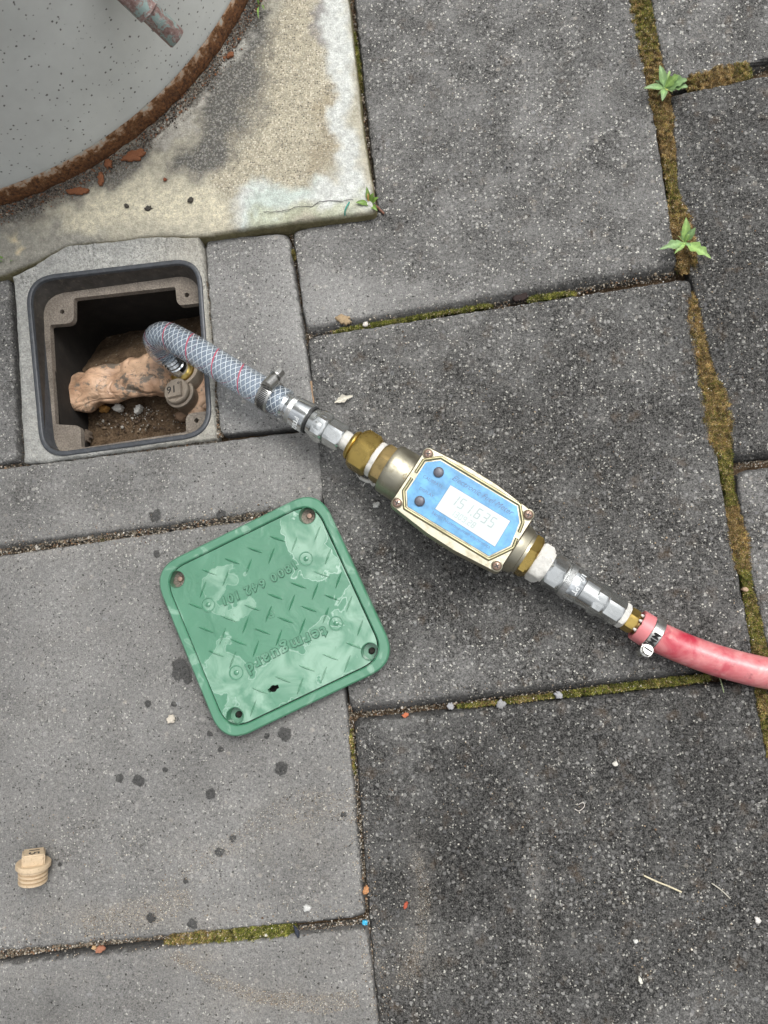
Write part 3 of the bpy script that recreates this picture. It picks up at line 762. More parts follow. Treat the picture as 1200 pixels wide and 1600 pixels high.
skirt(bm, rings[1], inner, LZ-.006)
for h, t_ in zip(rings[2:], tabh): skirt(bm, h, t_, LZ-.008)
fin('screw_ledge', bm, MAT['dirty'], box, 50)
bm = bmesh.new()
low = shrink(box_out, .0085)
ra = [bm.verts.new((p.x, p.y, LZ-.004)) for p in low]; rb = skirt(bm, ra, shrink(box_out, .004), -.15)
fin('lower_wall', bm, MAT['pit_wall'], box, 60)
# soil in the bottom
def soilz(x, y):
    px, py = PX((x, y, -.085)); z = -.072
    z -= .050*max(0, min(1, (580-py)/75+ (150-px)/200))          # deep dark hollow at the top and left
    return z+.0040*noise.fractal(Vector((x*60, y*60, 4)), 1, 2, 5)
bm = bmesh.new(); fill(bm, shrink(box_out, .004), [], -.08, .0022, soilz)
tag(fin('soil', bm, MAT['soil'], smooth=180), kind='structure')

# peach bundle inside the box
def lumpy(name, pts, rad, mat, label, cat, seed=1, amp=.12, flat=.8, parent=None, seg=26):
    path = spline(pts, 14); n = len(path); rads = [v.x for v in spline([Vector((r_, 0, 0)) for r_ in rad], 14)]
    bm = bmesh.new(); tube(bm, path, rads, seg)
    for v in bm.verts:
        q = v.co*38; d = noise.fractal(q+Vector((seed, 0, 0)), 1, 2, 2)
        rd = .35-abs(noise.noise(Vector((v.co.x*30, v.co.y*60+v.co.x*35, v.co.z*40))+Vector((seed*5, 1, 1))))*1.2; rd = max(rd, 0)
        near = min(path, key=lambda p: (p-v.co).length_squared); dirn = (v.co-near)
        v.co = near+dirn*(1+amp*d-amp*1.2*rd*.8); v.co.z = near.z+(v.co.z-near.z)*flat
    o = fin(name, bm, mat, parent, smooth=180)
    if label: tag(o, label, cat)
    return o
zz = -.052
lumpy('wrapped_pipe', [P(111, 613, zz-.004), P(121, 612, zz), P(160, 604, zz+.002), P(205, 596, zz+.002), P(243, 584, zz+.004), P(262, 574, zz+.002)], [.008, .018, .0195, .0185, .0215, .019], MAT['peach'],
      'peach coloured crumpled clay-smeared wrapping around the pipe inside the valve box', 'pipe wrapping', 3, .34)
lumpy('wrapped_pipe', [P(316, 592, zz-.01), P(316, 620, zz-.006), P(303, 655, zz-.006), P(296, 668, zz-.01)], [.010, .011, .007, .004], MAT['peach'],
      'short peach wrapping stub right of the round cap inside the valve box', 'pipe wrapping', 8, .25)
# round threaded cap with raised block
capc = P(276, 611, -.036); m = MPP(capc)
cap = empty('pipe_cap', Matrix.Translation(capc) @ Matrix.Rotation(R(8), 4, 'Z') @ Matrix.Rotation(R(-8), 4, 'X') @ Matrix.Rotation(R(-8), 4, 'Y'), 'round grimy tan threaded pipe cap numbered on a raised block inside the valve box', 'pipe cap')
V = Matrix.Rotation(R(-90), 4, 'Y')     # lathe X axis -> up
bm = bmesh.new(); lathe(bm, [(-.038, 22*m), (-.010, 22*m), (-.008, 24*m), (-.0045, 24*m), (-.004, 22*m)], 40, V); fin('socket', bm, MAT['cap'], cap, 40, True)
bm = bmesh.new(); lathe(bm, [(-.004, 20*m), (-.001, 21.0*m), (.0012, 20.5*m), (.002, 19*m), (.002, .0001)], 40, V); fin('disc', bm, MAT['cap'], cap, 40, True)
bm = bmesh.new(); slabmesh(bm, [Vector(p)*m for p in ((-11, -13), (12, -13), (12, 11), (4, 12), (-11, 12))], [], .001, .0052, .0006); fin('square_block', bm, MAT['cap'], cap, 40, True)
bm = bmesh.new(); add_text(bm, '16', 17*m, Matrix.Translation((-.002, 0, .0053)) @ Matrix.Rotation(R(180), 4, 'Z'), extrude=.0001, bold=.00005); add_text(bm, '°', 14*m, Matrix.Translation((8.5*m, 4*m, .0053)), extrude=.0001)
fin('number', bm, MAT['print'], cap, 0, True)
# brass socket and chrome hose end inside the box
s0 = P(288, 584, -.046); s1 = P(256, 549, -.016); F1 = frame(s0, s1-s0)
tail = empty('hose_connector', F1, 'chrome hose tail in a brass socket at the bottom end of the clear hose', 'hose connector')
bm = bmesh.new(); lathe(bm, [(-.012, .013), (.0, .0155), (.003, .0155), (.003, .012), (.0, .0118)], 40); fin('socket', bm, MAT['cap'], tail, 40, True)
bm = bmesh.new(); lathe(bm, [(-.004, .0105), (.002, .0115), (.005, .0113), (.005, .009)], 40); fin('brass_ring', bm, MAT['brass'], tail, 40, True)
bm = bmesh.new(); lathe(bm, [(.001, .0085), (.006, .0088), (.014, .0088), (.015, .0078), (.016, .0078), (.018, .0092), (.020, .0080), (.022, .0092), (.024, .0080), (.026, .0092), (.028, .0080), (.050, .0078)], 40); fin('tail_barrel', bm, MAT['chrome'], tail, 40, True)

# ------------------------------------------------------------------ clear braided hose
HR = .0118
A0 = P(446, 632, .0290)
hp = [P(259, 552, -.019), P(249, 541, -.007), P(247, 529, .008), P(263, 526, .020), P(300, 545, .029), P(350, 576, .030), P(395, 603, .0295), P(420, 617.5, .0292), A0]
hpath = spline(hp, 16)
bm = bmesh.new(); tube(bm, hpath, HR, 40, caps=False)
fin_h = fin('clear_hose', bm, MAT['braid'], smooth=180)
tag(fin_h, 'clear plastic hose with white braid and thin red lines looping out of the valve box', 'hose')
bm = bmesh.new(); tube(bm, hpath, HR*.74, 32, caps=False)
s = NT('clear_inner'); s.set(Base_Color=(.42, .48, .56), Roughness=.25, Alpha=.35)
fin('inner_wall', bm, s.m, fin_h, 180)

# ------------------------------------------------------------------ axis frames for the fittings
class Axis:
    def __init__(s, a, b):
        s.a, s.b = a, b; s.M = frame(a, b-a); s.d = (b-a).normalized()
    def x(s, ix):
        lo, hi = -.3, .6
        for _ in range(50):
            mid = (lo+hi)/2
            if PX(s.a+s.d*mid)[0] < ix: lo = mid
            else: hi = mid
        return (lo+hi)/2
    def r(s, ix, dpx): return dpx/2*MPP(s.a+s.d*s.x(ix))
AX1 = Axis(P(420, 617.5, .0292), P(560, 701, .0290)); AX2 = Axis(P(560, 701, .0290), P(1004, 981, .0165))
def bits(ax, root, specs):
    base = ax.x(PX(root_loc[root.name])[0])
    for name, mat, kind, prof in specs:
        bm = bmesh.new()
        if kind == 'l': lathe(bm, [(ax.x(i)-base, ax.r(i, d)) for i, d in prof], 56)
        elif kind == 'b':      # straight bore rings given in (ix, dpx), tape with irregular wraps
            lathe(bm, [(ax.x(i)-base, ax.r(i, d)) for i, d in prof], 56)
            for v in bm.verts:
                rr = math.hypot(v.co.y, v.co.z); k = 1+.05*noise.fractal(v.co*260, 1, 2, 3); v.co.y *= k; v.co.z *= k
        else:
            i0, i1, d, ph = prof; hexbar(bm, ax.x(i0)-base, ax.x(i1)-base, ax.r((i0+i1)/2, d), R(ph), ch=.16)
            if kind == 'ht':
                for v in bm.verts:
                    k = 1+.035*noise.fractal(v.co*330, 1, 2, 3); v.co.y *= k; v.co.z *= k
        fin(name, bm, MAT[mat], root, 28 if kind[0] == 'h' else 40, True)
root_loc = {}
def axroot(name, ax, ix, label, cat, group=None):
    loc = ax.a+ax.d*ax.x(ix); m_ = ax.M.copy(); m_.translation = loc
    o = empty(name, m_, label, cat, group); root_loc[o.name] = loc; return o

# left quick coupling
qc = axroot('quick_coupling', AX1, 440, 'shiny plated quick coupling between the clear hose and the brass reducer', 'quick coupling')
bits(AX1, qc, [
 ('ferrule', 'chrome', 'l', [(426, 30), (440, 30), (441, 38), (443, 40), (447, 40), (448, 38), (451, 38), (452, 40), (455, 40), (456, 30)]),
 ('knurled_ring', 'knurl', 'l', [(455, 30), (455.5, 45), (463, 46.5), (463.5, 30)]),
 ('sleeve', 'chrome', 'l', [(462, 30), (462.5, 47), (466, 48), (481, 51), (483, 51), (484, 48), (484, 30)]),
 ('seal_ring', 'dark_groove', 'l', [(483, 30), (483, 46.5), (486, 46.5), (486, 30)]),  # black ring filling the gap between sleeve and body
 ('ball_body', 'nickel', 'l', [(484, 30), (485, 40), (489, 42.5), (494, 44), (499, 46.5), (506, 46.5), (511, 42), (514, 36), (514, 20)]),
 ('hex_nut', 'nickel', 'h', (511, 537, 45, 12)),
 ('facet_ring', 'nickel', 'h', (494, 512, 52, 12)),
])
b_ = AX1.x(440); bm = bmesh.new()
rr = AX1.r(473, 50.5)
for j, (t_, dx) in enumerate((('1/2', 0), ('PT', 0))):
    a = R(-62 if j == 0 else -40); 
    m_ = Matrix.Rotation(a, 4, 'X') @ Matrix.Translation((AX1.x(474)-b_, 0, rr)) @ Matrix.Rotation(R(90), 4, 'Z')
    add_text(bm, t_, .0055, Matrix.Rotation(R(62 if j == 0 else 35), 4, 'X') @ Matrix.Translation((AX1.x(474)-b_, 0, rr+.0001)) @ Matrix.Rotation(R(-90), 4, 'Z'), extrude=.0001)
fin('stamped_mark', bm, MAT['etched'], qc, 0, True)

# flow meter with its adaptors
mt = axroot('flow_meter', AX2, 720, 'digital flow meter with a blue face and white display lying on the dark paver', 'flow meter')
bits(AX2, mt, [
 ('nipple', 'tape', 'b', [(533, 24), (536, 29), (540, 30), (545, 29), (549, 30), (551, 24)]),
 ('brass_flange', 'brass', 'l', [(548, 20), (548, 44), (551, 50), (553, 50), (554, 47), (556, 54), (560, 58), (563, 50)]),
 ('reducer_nut', 'brass', 'h', (557, 584, 72, 22)),
 ('thread_tape', 'tape', 'b', [(580, 40), (583, 56), (586, 59), (590, 58), (592, 56), (593, 40)]),
 ('inlet_nut', 'oldbrass', 'h', (591, 612, 68, 22)),
 ('inlet_neck', 'cast', 'l', [(606, 50), (607, 78), (610, 82), (614, 82), (640, 84), (660, 60)]),
 ('outlet_neck', 'cast', 'l', [(780, 60), (790, 84), (806, 83), (812, 80), (816, 78), (817, 70), (821, 70), (822, 50)]),
 ('outlet_nut', 'brass', 'h', (818, 834, 74, 20)),
 ('taped_nut', 'tape', 'ht', (834, 853, 66, 16)),
])
# tape tail
tr0 = mt.matrix_basis; base_x = AX2.x(720)
bm = bmesh.new(); e0 = P(578, 750, .012)
tube(bm, spline([P(586, 747, .010), P(578, 752, .009), P(570, 750, .007), P(562, 746, .005)], 6), [.0016]*18+[.0008], 8)
tube(bm, spline([P(578, 751, .008), P(571, 754, .006), P(567, 760, .003)], 6), .0004, 6); tube(bm, spline([P(566, 748, .006), P(560, 745, .007), P(556, 738, .008)], 6), .0004, 6)
tube(bm, spline([P(580, 754, .008), P(584, 758, .006), P(588, 750, .010)], 6), .0012, 6)
fin('tape_tail', bm, MAT['tape'], mt, 180)

MW = mt.matrix_basis.copy()
ZT = .0530                                     # top of the cast plate
def mloc(px, py, z): return MW.inverted() @ P(px, py, z)
up = (MW.to_3x3().inverted() @ Vector((0, 0, 1)))
cx_ = [mloc(*p, ZT) for p in ((669, 710), (826, 804), (776.5, 884), (621, 786.5))]
cc = sum(cx_, Vector())/4
PZ = cc.z
hu = sum(abs(c.x-cc.x) for c in cx_)/4; hv = sum(abs(c.y-cc.y) for c in cx_)/4
mp = .00046
def outline(du, dv, bul, rad):
    U, Vv = hu+du, hv+dv
    pts = [(-U, -Vv), (-U*.25, -Vv-bul), (U*.25, -Vv-bul), (U, -Vv), (U, Vv), (U*.25, Vv+bul), (-U*.25, Vv+bul), (-U, Vv)]
    return round_poly([Vector((cc.x+a, cc.y+b)) for a, b in pts], [rad, .03, .03, rad, rad, .03, .03, rad], 6)
D_ = 9*mp
bm = bmesh.new(); slabmesh(bm, outline(D_, D_, 7*mp, .0035), [], PZ-.0050, PZ, .0008)
fin('top_plate', bm, MAT['cast'], mt, 45, True)
bm = bmesh.new(); slabmesh(bm, outline(D_+.0004, D_+.0004, 8*mp, .004), [], PZ-.012, PZ-.0056, .0010); 
slabmesh(bm, outline(D_-.0015, D_-.0015, 5*mp, .005), [], PZ-.030, PZ-.0118, .0004)
slabmesh(bm, outline(D_-.006, D_-.004, 5*mp, .010), [], PZ-.0490, PZ-.0298, .0010)
fin('housing', bm, MAT['cast'], mt, 45, True)
# arrow mark on the inlet neck
def l2(px, py, z=ZT): v = mloc(px, py, z); return Vector((v.x, v.y))
face_px = [(665.5, 723.5), (688, 720.5), (808, 791), (812, 815.5), (798, 852), (764, 868.5), (637, 792), (636, 769)]
fl = [l2(*p) for p in face_px]
bm = bmesh.new(); slabmesh(bm, round_poly(fl, .0008, 3), [], PZ-.0005, PZ+.0007, .0002); fin('blue_face', bm, MAT['blue'], mt, 40, True)
# raised bead round the face, broken at both ends
big = shrink(fl, -.0024)
bead = resample([v.to_3d() for v in big], .0012)
bm = bmesh.new()
def mid(a, b): return (big[a]+big[b])/2
g1 = mid(7, 0); g2 = mid(3, 4)
run = []; runs = []
for v in bead+[bead[0]]:
    if min((v.to_2d()-g1).length, (v.to_2d()-g2).length) < .0016:
        if len(run) > 2: runs.append(run)
        run = []
    else: run.append(v)
if len(run) > 2: runs.append(run)
for r_ in runs: tube(bm, [Vector((v.x, v.y, PZ+.0003)) for v in r_], .00125, 10)
fin('bead', bm, MAT['beadm'], mt, 60, True)
bm = bmesh.new(); lc = [l2(560+x*.26667, 670+y*.26667) for x, y in ((540, 332), (890, 540), (800, 690), (450, 470))]
slabmesh(bm, lc, [], PZ, PZ+.0009, .00005); lcd = fin('display', bm, MAT['lcd'], mt, 30, True)
bm = bmesh.new(); fr_o = shrink(lc, -.0004); slabmesh(bm, fr_o, [lc], PZ, PZ+.0008, 0); fin('display_border', bm, MAT['ink'], mt, 0, True)
# seven-segment digits
SEG = {'0': 'abcdef', '1': 'bc', '2': 'abged', '3': 'abgcd', '4': 'fgbc', '5': 'afgcd', '6': 'afgedc', '7': 'abc', '8': 'abcdefg', '9': 'abcdfg', '.': '.'}
ux = (lc[1]-lc[0]).normalized(); uy = (lc[0]-lc[3]).normalized(); LW = (lc[1]-lc[0]).length; LH = (lc[0]-lc[3]).length
def digits(bm, s_, u0, v0, h, z):
    u = u0; w_ = h*.5; t = h*.10
    for ch in s_:
        if ch == ' ': u += w_*.8; continue
        def q(a, b, c, d):
            pts = [lc[3]+ux*(u+i+(j)*.10)+uy*(v0+j) for i, j in ((a, b), (c, b), (c, d), (a, d))]
            slabmesh(bm, pts, [], z, z+.00012, 0)
        for sg_ in SEG[ch]:
            if sg_ == 'a': q(t*.6, h-t, w_-t*.6, h)
            if sg_ == 'g': q(t*.6, h/2-t/2, w_-t*.6, h/2+t/2)
            if sg_ == 'd': q(t*.6, 0, w_-t*.6, t)
            if sg_ == 'f': q(0, h/2+t*.3, t, h-t*.4)
            if sg_ == 'e': q(0, t*.4, t, h/2-t*.3)
            if sg_ == 'b': q(w_-t, h/2+t*.3, w_, h-t*.4)
            if sg_ == 'c': q(w_-t, t*.4, w_, h/2-t*.3)
            if sg_ == '.': q(0, 0, t*1.2, t*1.2)
        u += (w_*1.42 if ch != '.' else t*2.6)
bm = bmesh.new(); digits(bm, '151.635', LW*.12, LH*.44, LH*.40, PZ+.0009); digits(bm, '1309.28', LW*.22, LH*.10, LH*.22, PZ+.0009)
fin('digits', bm, MAT['segment'], mt, 0, True)
ang = math.atan2(ux.y, ux.x)
def ftext(bm, s_, px, py, size, **kw):
    v = l2(px, py); add_text(bm, s_, size, Matrix.Translation((v.x, v.y, PZ+.00078)) @ Matrix.Rotation(ang, 4, 'Z'), extrude=.00005, **kw)
bm = bmesh.new(); ftext(bm, 'Electronic Fuel Meter', 753.5, 773.5, .0056, shear=.35); ftext(bm, 'Note: Nonconsumer electronics', 720.5, 828, .0036)
ftext(bm, 'CALIBRATE', 676.5, 753.5, .0032); ftext(bm, 'DISPLAY', 666.5, 770, .0032)
fin('face_lettering', bm, MAT['ink'], mt, 0, True)
for px, py in ((685.4, 738.8), (656, 783.8)):
    v = l2(px, py); T_ = Matrix.Translation((v.x, v.y, PZ)) @ V; r_ = 8.2*mp
    bm = bmesh.new(); lathe(bm, [(0, r_), (.0018, r_), (.0024, r_*.9), (.0028, r_*.6), (.0029, .0001)], 28, T_); fin('button', bm, MAT['button'], mt, 50, True)
for c in cx_:
    T_ = Matrix.Translation((c.x, c.y, PZ)) @ V; r_ = 8.0*mp
    bm = bmesh.new(); lathe(bm, [(-.001, r_*1.1), (.0006, r_*1.1), (.0008, r_*.95), (.0004, r_*.85)], 24, T_); 
    fin('screw_boss', bm, MAT['cast'], mt, 50, True)
    bm = bmesh.new(); lathe(bm, [(0, r_*.78), (.0012, r_*.78), (.0017, r_*.6), (.0019, .0001)], 20, T_); sb = fin('screw', bm, MAT['screw'], mt, 50, True)
    bm = bmesh.new(); a0 = random.uniform(0, 1.5)
    for k in range(2):
        l_ = r_*.5; w_ = r_*.12; q = Matrix.Rotation(a0+k*math.pi/2, 2)
        slabmesh(bm, [q @ Vector(p)+Vector((c.x, c.y)) for p in ((-l_, -w_), (l_, -w_), (l_, w_), (-l_, w_))], [], PZ+.0012, PZ+.00195+k*.00006, 0)
    o = fin('cross_slot', bm, MAT['print'], sb, 0, True)
# direction arrow cast on the inlet shoulder
bm = bmesh.new(); aa = l2(633, 743, .050); az = AX2.r(628, 83)
dq = (l2(620, 735, .05)-l2(640, 747, .05)).normalized(); nq = Vector((-dq.y, dq.x))
for a_, b__ in (((4, 0), (0, 4)), ((4, 0), (0, -4)), ((0, 4), (0, 2)), ((0, -4), (0, -2)), ((0, 2), (-5, 2)), ((0, -2), (-5, -2))):
    w1 = aa+dq*a_[0]*mp+nq*a_[1]*mp*1.3; w2 = aa+dq*b__[0]*mp+nq*b__[1]*mp*1.3
    f = lambda w__: Vector((w__.x, w__.y, math.sqrt(max(az*az-w__.y**2, 0))))
    tube(bm, [f(w1), f(w2)], .00022, 6)
fin('arrow_mark', bm, MAT['oldbrass'], mt, 180, True)

# right quick coupling
qr = axroot('quick_coupling', AX2, 880, 'grey plated quick coupling between the white taped nut and the red hose', 'quick coupling')
bits(AX2, qr, [
 ('tape_collar', 'tape', 'b', [(851, 40), (853, 50), (856, 50), (858, 44)]),
 ('hex_nut', 'nickel', 'h', (856, 879, 60, 20)),
 ('knurled_ring', 'knurl', 'l', [(878, 30), (878.5, 50), (881, 50), (882, 56), (890, 57), (891, 50)]),
 ('sleeve', 'chrome', 'l', [(889, 30), (890, 54), (892, 55), (906, 54), (907, 52), (907.5, 40)]),
 ('body', 'nickel', 'l', [(907, 40), (907.5, 51), (912, 50), (926, 48.5), (932, 47), (943, 47), (946, 44), (947, 20)]),
 ('facet_ring', 'nickel', 'h', (926, 944, 54, 10)),
 ('tail_hex', 'nickel', 'h', (943, 970, 47, 10)),
 ('tape_wrap', 'tape', 'ht', (968, 978, 43, 10)),
 ('brass_hex', 'brass', 'h', (977, 993, 40, 10)),
 ('hose_barb', 'oldbrass', 'l', [(990, 30), (996, 30), (997, 34), (1001, 30), (1006, 30)]),
])
b_ = AX2.x(880); rr = AX2.r(899, 54.5); bm = bmesh.new()
for t_, a in (('1/2', -32), ('PT', 18)):
    add_text(bm, t_, .0058, Matrix.Rotation(R(-a-2), 4, 'X').inverted() @ Matrix.Translation((AX2.x(899)-b_, 0, rr+.0001)) @ Matrix.Rotation(R(-90), 4, 'Z'), extrude=.0001)
fin('stamped_mark', bm, MAT['etched'], qr, 0, True)

# ------------------------------------------------------------------ red hose
e = AX2.a+AX2.d*AX2.x(997)
rp = [e, AX2.a+AX2.d*AX2.x(1018), P(1040, 1001, .0138), P(1080, 1018, .0125), P(1130, 1035, .0120), P(1200, 1052, .0118), P(1290, 1062, .0118), P(1420, 1055, .0118), P(1600, 1010, .0118), P(1850, 930, .0118), P(2200, 900, .0118)]
bm = bmesh.new(); pts = spline(rp, 12); tube(bm, pts, [.0112 if i > 22 else .0106+.0006*i/22 for i in range(len(pts))], 40)
for v in list(bm.verts): pass
rh = tag(fin('red_hose', bm, MAT['redhose'], smooth=60), 'faded red rubber hose leaving the coupling towards the right edge', 'hose')
bm = bmesh.new()
F2 = AX2.M.copy(); F2.translation = e
lathe(bm, [(-.0005, .0090), (-.0008, .0112), (0, .0116), (.0095, .0119), (.0100, .0105)], 48, F2, caps=False)
for v in bm.verts:
    l_ = F2.inverted() @ v.co
    if l_.x < .001: v.co += AX2.d*(.0012*noise.noise(l_*400))
s = NT('pink_rubber'); s.set(Base_Color=(.62, .20, .21), Roughness=.4); 
fin('end_collar', bm, s.m, rh, 60)
bm = bmesh.new()
for k, (a, c_) in enumerate(((.3, 0), (.9, 0), (2.2, 0), (-.6, 0))):
    q = F2 @ Vector((-.001, .0085*math.sin(a), .0085*math.cos(a))); tube(bm, [q, q+AX2.d*-.0022+Vector((0, 0, .001))], [.0014, .0007], 8)
fin('torn_core', bm, MAT['tape'], rh, 180)

# ------------------------------------------------------------------ hose clamps
def clamp(ax, ix, wpx, rad, ang_, label, headlen=.010, slots=True, word=None, hang=0.0):
    loc = ax.a+ax.d*ax.x(ix); m_ = ax.M.copy(); m_.translation = loc
    root = empty('hose_clamp', m_, label, 'hose clamp'); hw = (ax.x(ix+wpx/2)-ax.x(ix-wpx/2))/2
    bm = bmesh.new(); lathe(bm, [(-hw, rad-.0004), (-hw, rad+.0004), (-hw*.9, rad+.0008), (hw*.9, rad+.0008), (hw, rad+.0004), (hw, rad-.0004)], 64, caps=False)
    fin('band', bm, MAT['steel'], root, 40, True)
    if slots:
        bm = bmesh.new()
        for k in range(38):
            a = -1.9+k*.105; q = Matrix.Rotation(a, 4, 'X')
            vs = [q @ Vector(p) for p in ((-hw*.62, -.00035, rad+.0010), (hw*.62, -.00035, rad+.0010), (hw*.62, .00035, rad+.0010), (-hw*.62, .00035, rad+.0010))]
            bm.faces.new([bm.verts.new(v) for v in vs])
        fin('slots', bm, MAT['dark_groove'], root, 0, True)
    # worm housing tangential to the band at angle ang_ (about X from +Z)
    Q = Matrix.Rotation(R(ang_), 4, 'X'); 
    T_ = Q @ Matrix.Translation((0, 0, rad+.0035)) @ Matrix.Rotation(R(90), 4, 'Z')
    bm = bmesh.new()
    hsx = []
    for k in range(13):
        a = math.pi*k/12; hsx.append((math.cos(a)*(hw*.95), math.sin(a)*.0040-.0008))
    n0 = [bm.verts.new(T_ @ Vector((-.0045, y, z))) for y, z in hsx]; n1 = [bm.verts.new(T_ @ Vector((.0045, y, z))) for y, z in hsx]
    for k in range(12): bm.faces.new((n0[k], n0[k+1], n1[k+1], n1[k]))
    bm.faces.new(n0); bm.faces.new(n1)
    slabm = bmesh.ops.create_cube(bm, size=1, matrix=T_ @ Matrix.Translation((0, 0, -.0022)) @ Matrix.Diagonal((.0105, hw*2.1, .0012, 1)))
    hs_ = fin('worm_housing', bm, MAT['steel'], root, 40, True)
    bm = bmesh.new(); T2 = T_ @ Matrix.Translation((.0046, 0, .0006)); lathe(bm, [(-.001, .0025), (.0015, .0025), (.0015, .0046), (.0022, .0048), (.0026, .0044)], 28, T2)
    hexbar(bm, .0022, headlen-.0035, .0042, 0, .16, T2); fin('screw', bm, MAT['steel'], root, 35, True)
    bm = bmesh.new(); bmesh.ops.create_cube(bm, size=1, matrix=T2 @ Matrix.Translation((headlen-.0034, 0, 0)) @ Matrix.Diagonal((.0004, .0062, .0010, 1))); fin('slot', bm, MAT['dark_groove'], root, 0, True)
    if word:
        bm = bmesh.new(); add_text(bm, word, .0065, Matrix.Rotation(R(ang_+0), 4, 'X') @ Matrix.Translation((0, -.0, rad+.0042)) @ Matrix.Rotation(R(90), 4, 'Z') , extrude=.0003, bold=.0001)
        fin('word', bm, MAT['etched'], root, 0, True)
    return root
clamp(AX1, 421, 17, HR+.0003, -30, 'worm drive hose clamp with slotted band on the clear braided hose', .0125)
clamp(AX2, 1019, 15, .0116, 74, 'worm drive hose clamp tightened round the end of the red hose', .009, slots=False)
bm = bmesh.new()
c2 = [o for o in bpy.data.objects if o.name.startswith('hose_clamp')][-1]
add_text(bm, 'MMIL', .0068, Matrix.Rotation(R(28), 4, 'X') @ Matrix.Translation((0, 0, .0116+.0009)) @ Matrix.Rotation(R(-90), 4, 'Z'), extrude=.0002, bold=.0001)
fin('stamped_word', bm, MAT['dark_groove'], c2, 0, True)

# ------------------------------------------------------------------ green lid
LT = .0125
lc4 = [P(x, y, LT) for x, y in ((276, 905), (480, 805.5), (578, 1018), (367, 1119))]
lcen = sum(lc4, Vector())/4; ud = ((lc4[1]-lc4[0])+(lc4[2]-lc4[3])).normalized(); vd = Vector((0, 0, 1)).cross(ud)
LM = Matrix((ud, vd, Vector((0, 0, 1)))).transposed().to_4x4(); LM.translation = Vector((lcen.x, lcen.y, .0012))
lid = empty('access_cover', LM, 'square green plastic lid with rounded corners and raised lettering lying on the pavers', 'lid')
hs2 = sum(((LM.inverted() @ p).to_2d().length for p in lc4))/4/math.sqrt(2)
PXM = MPP(lcen); S2 = hs2+33*PXM; zt = LT-.0012
sq = lambda h: [Vector((-h, -h)), Vector((h, -h)), Vector((h, h)), Vector((-h, h))]
lo = round_poly(sq(S2), .022, 12); li = round_poly(sq(S2-.0072), .018, 12); lp = round_poly(sq(S2-.0080), .0175, 12)
bm = bmesh.new(); slabmesh(bm, lo, [li], zt-.009, zt, .0011)
rimo = fin('rim', bm, MAT['lid'], lid, 35, True); setcol(rimo.data, 'wear_sheen', np.tile([.30, .2, 0], (len(rimo.data.vertices), 1)))
crn = [(LM.inverted() @ p).to_2d() for p in lc4]
HRAD = 13.3*PXM
kh = (LM.inverted() @ P(427, 1076, LT)).to_2d()
key = []
for k in range(28):
    a = 2*math.pi*k/28; r_ = .0026 if abs(math.cos(a)) < .80 else .0044
    key.append(kh+Matrix.Rotation(R(0), 2) @ Vector((r_*math.cos(a), r_*math.sin(a) if abs(math.cos(a)) < .80 else .0013*math.copysign(1, math.sin(a)))))
bm = bmesh.new()
rings = fill(bm, lp, [circle(c, HRAD, 32) for c in crn]+[key], zt-.0006, .0016, lambda x, y: zt-.0006+.0010*(1-max(abs(x), abs(y))/S2)+.0002*noise.noise(Vector((x*40, y*40, 1))))
for r_, l_ in zip(rings, [lp]+[circle(c, HRAD, 32) for c in crn]+[key]): skirt(bm, r_, l_, zt-.006)
# raised tread bars
PIT = 40.5*PXM
bosses = [(LM.inverted() @ P(x, y, LT)).to_2d() for x, y in ((478, 873), (325, 945), (525, 974), (369, 1051))]
txt1 = [(LM.inverted() @ P(x, y, LT)).to_2d() for x, y in ((465, 881), (345, 940))]; txt2 = [(LM.inverted() @ P(x, y, LT)).to_2d() for x, y in ((512, 988), (385, 1050))]
def dseg(p, a, b): t = max(0, min(1, (p-a).dot(b-a)/(b-a).length_squared)); return (p-a-(b-a)*t).length
o0 = (LM.inverted() @ P(302, 885, LT)).to_2d()
for i in range(-8, 9):
    for j in range(-8, 9):
        for kk_ in (0, 1):
            c = o0+Vector(((i+.5*kk_)*PIT, -(j+.5*kk_)*PIT)); ln2 = .0068; w2 = .0011
            if max(abs(c.x), abs(c.y)) > S2-.0135: continue
            if any((c-b).length < HRAD+.0055 for b in crn) or any((c-b).length < .0088 for b in bosses): continue
            if dseg(c, *txt1) < .0085 or dseg(c, *txt2) < .0095 or (c-kh).length < .008: continue
            a = R(45) if kk_ == 0 else R(-45); q = Matrix.Rotation(a, 2)
            base = zt-.0006+.0010*(1-max(abs(c.x), abs(c.y))/S2)
            N = 10; top = [bm.verts.new((*(c+q @ Vector((ln2*(2*k/N-1), 0))), base+.0001+.0010*math.sin(math.pi*min(max(k/N, .02), .98))**.5)) for k in range(N+1)]
            sl = [bm.verts.new((*(c+q @ Vector((ln2*(2*k/N-1)*1.03, w2*math.sin(math.pi*k/N)**.6))), base-.0003)) for k in range(N+1)]
            sr = [bm.verts.new((*(c+q @ Vector((ln2*(2*k/N-1)*1.03, -w2*math.sin(math.pi*k/N)**.6))), base-.0003)) for k in range(N+1)]
            for k in range(N):
                bm.faces.new((top[k], top[k+1], sl[k+1], sl[k])); bm.faces.new((top[k+1], top[k], sr[k], sr[k+1]))
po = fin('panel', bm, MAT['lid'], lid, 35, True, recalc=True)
co = wcoords(po); x, y = pxcoords(co)
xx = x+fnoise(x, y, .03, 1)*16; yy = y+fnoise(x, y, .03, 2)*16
sheen_film = np.full(len(x), .12); edgeA = np.zeros(len(x))  # mask for the painted reflections; its outlines double as dried drip marks
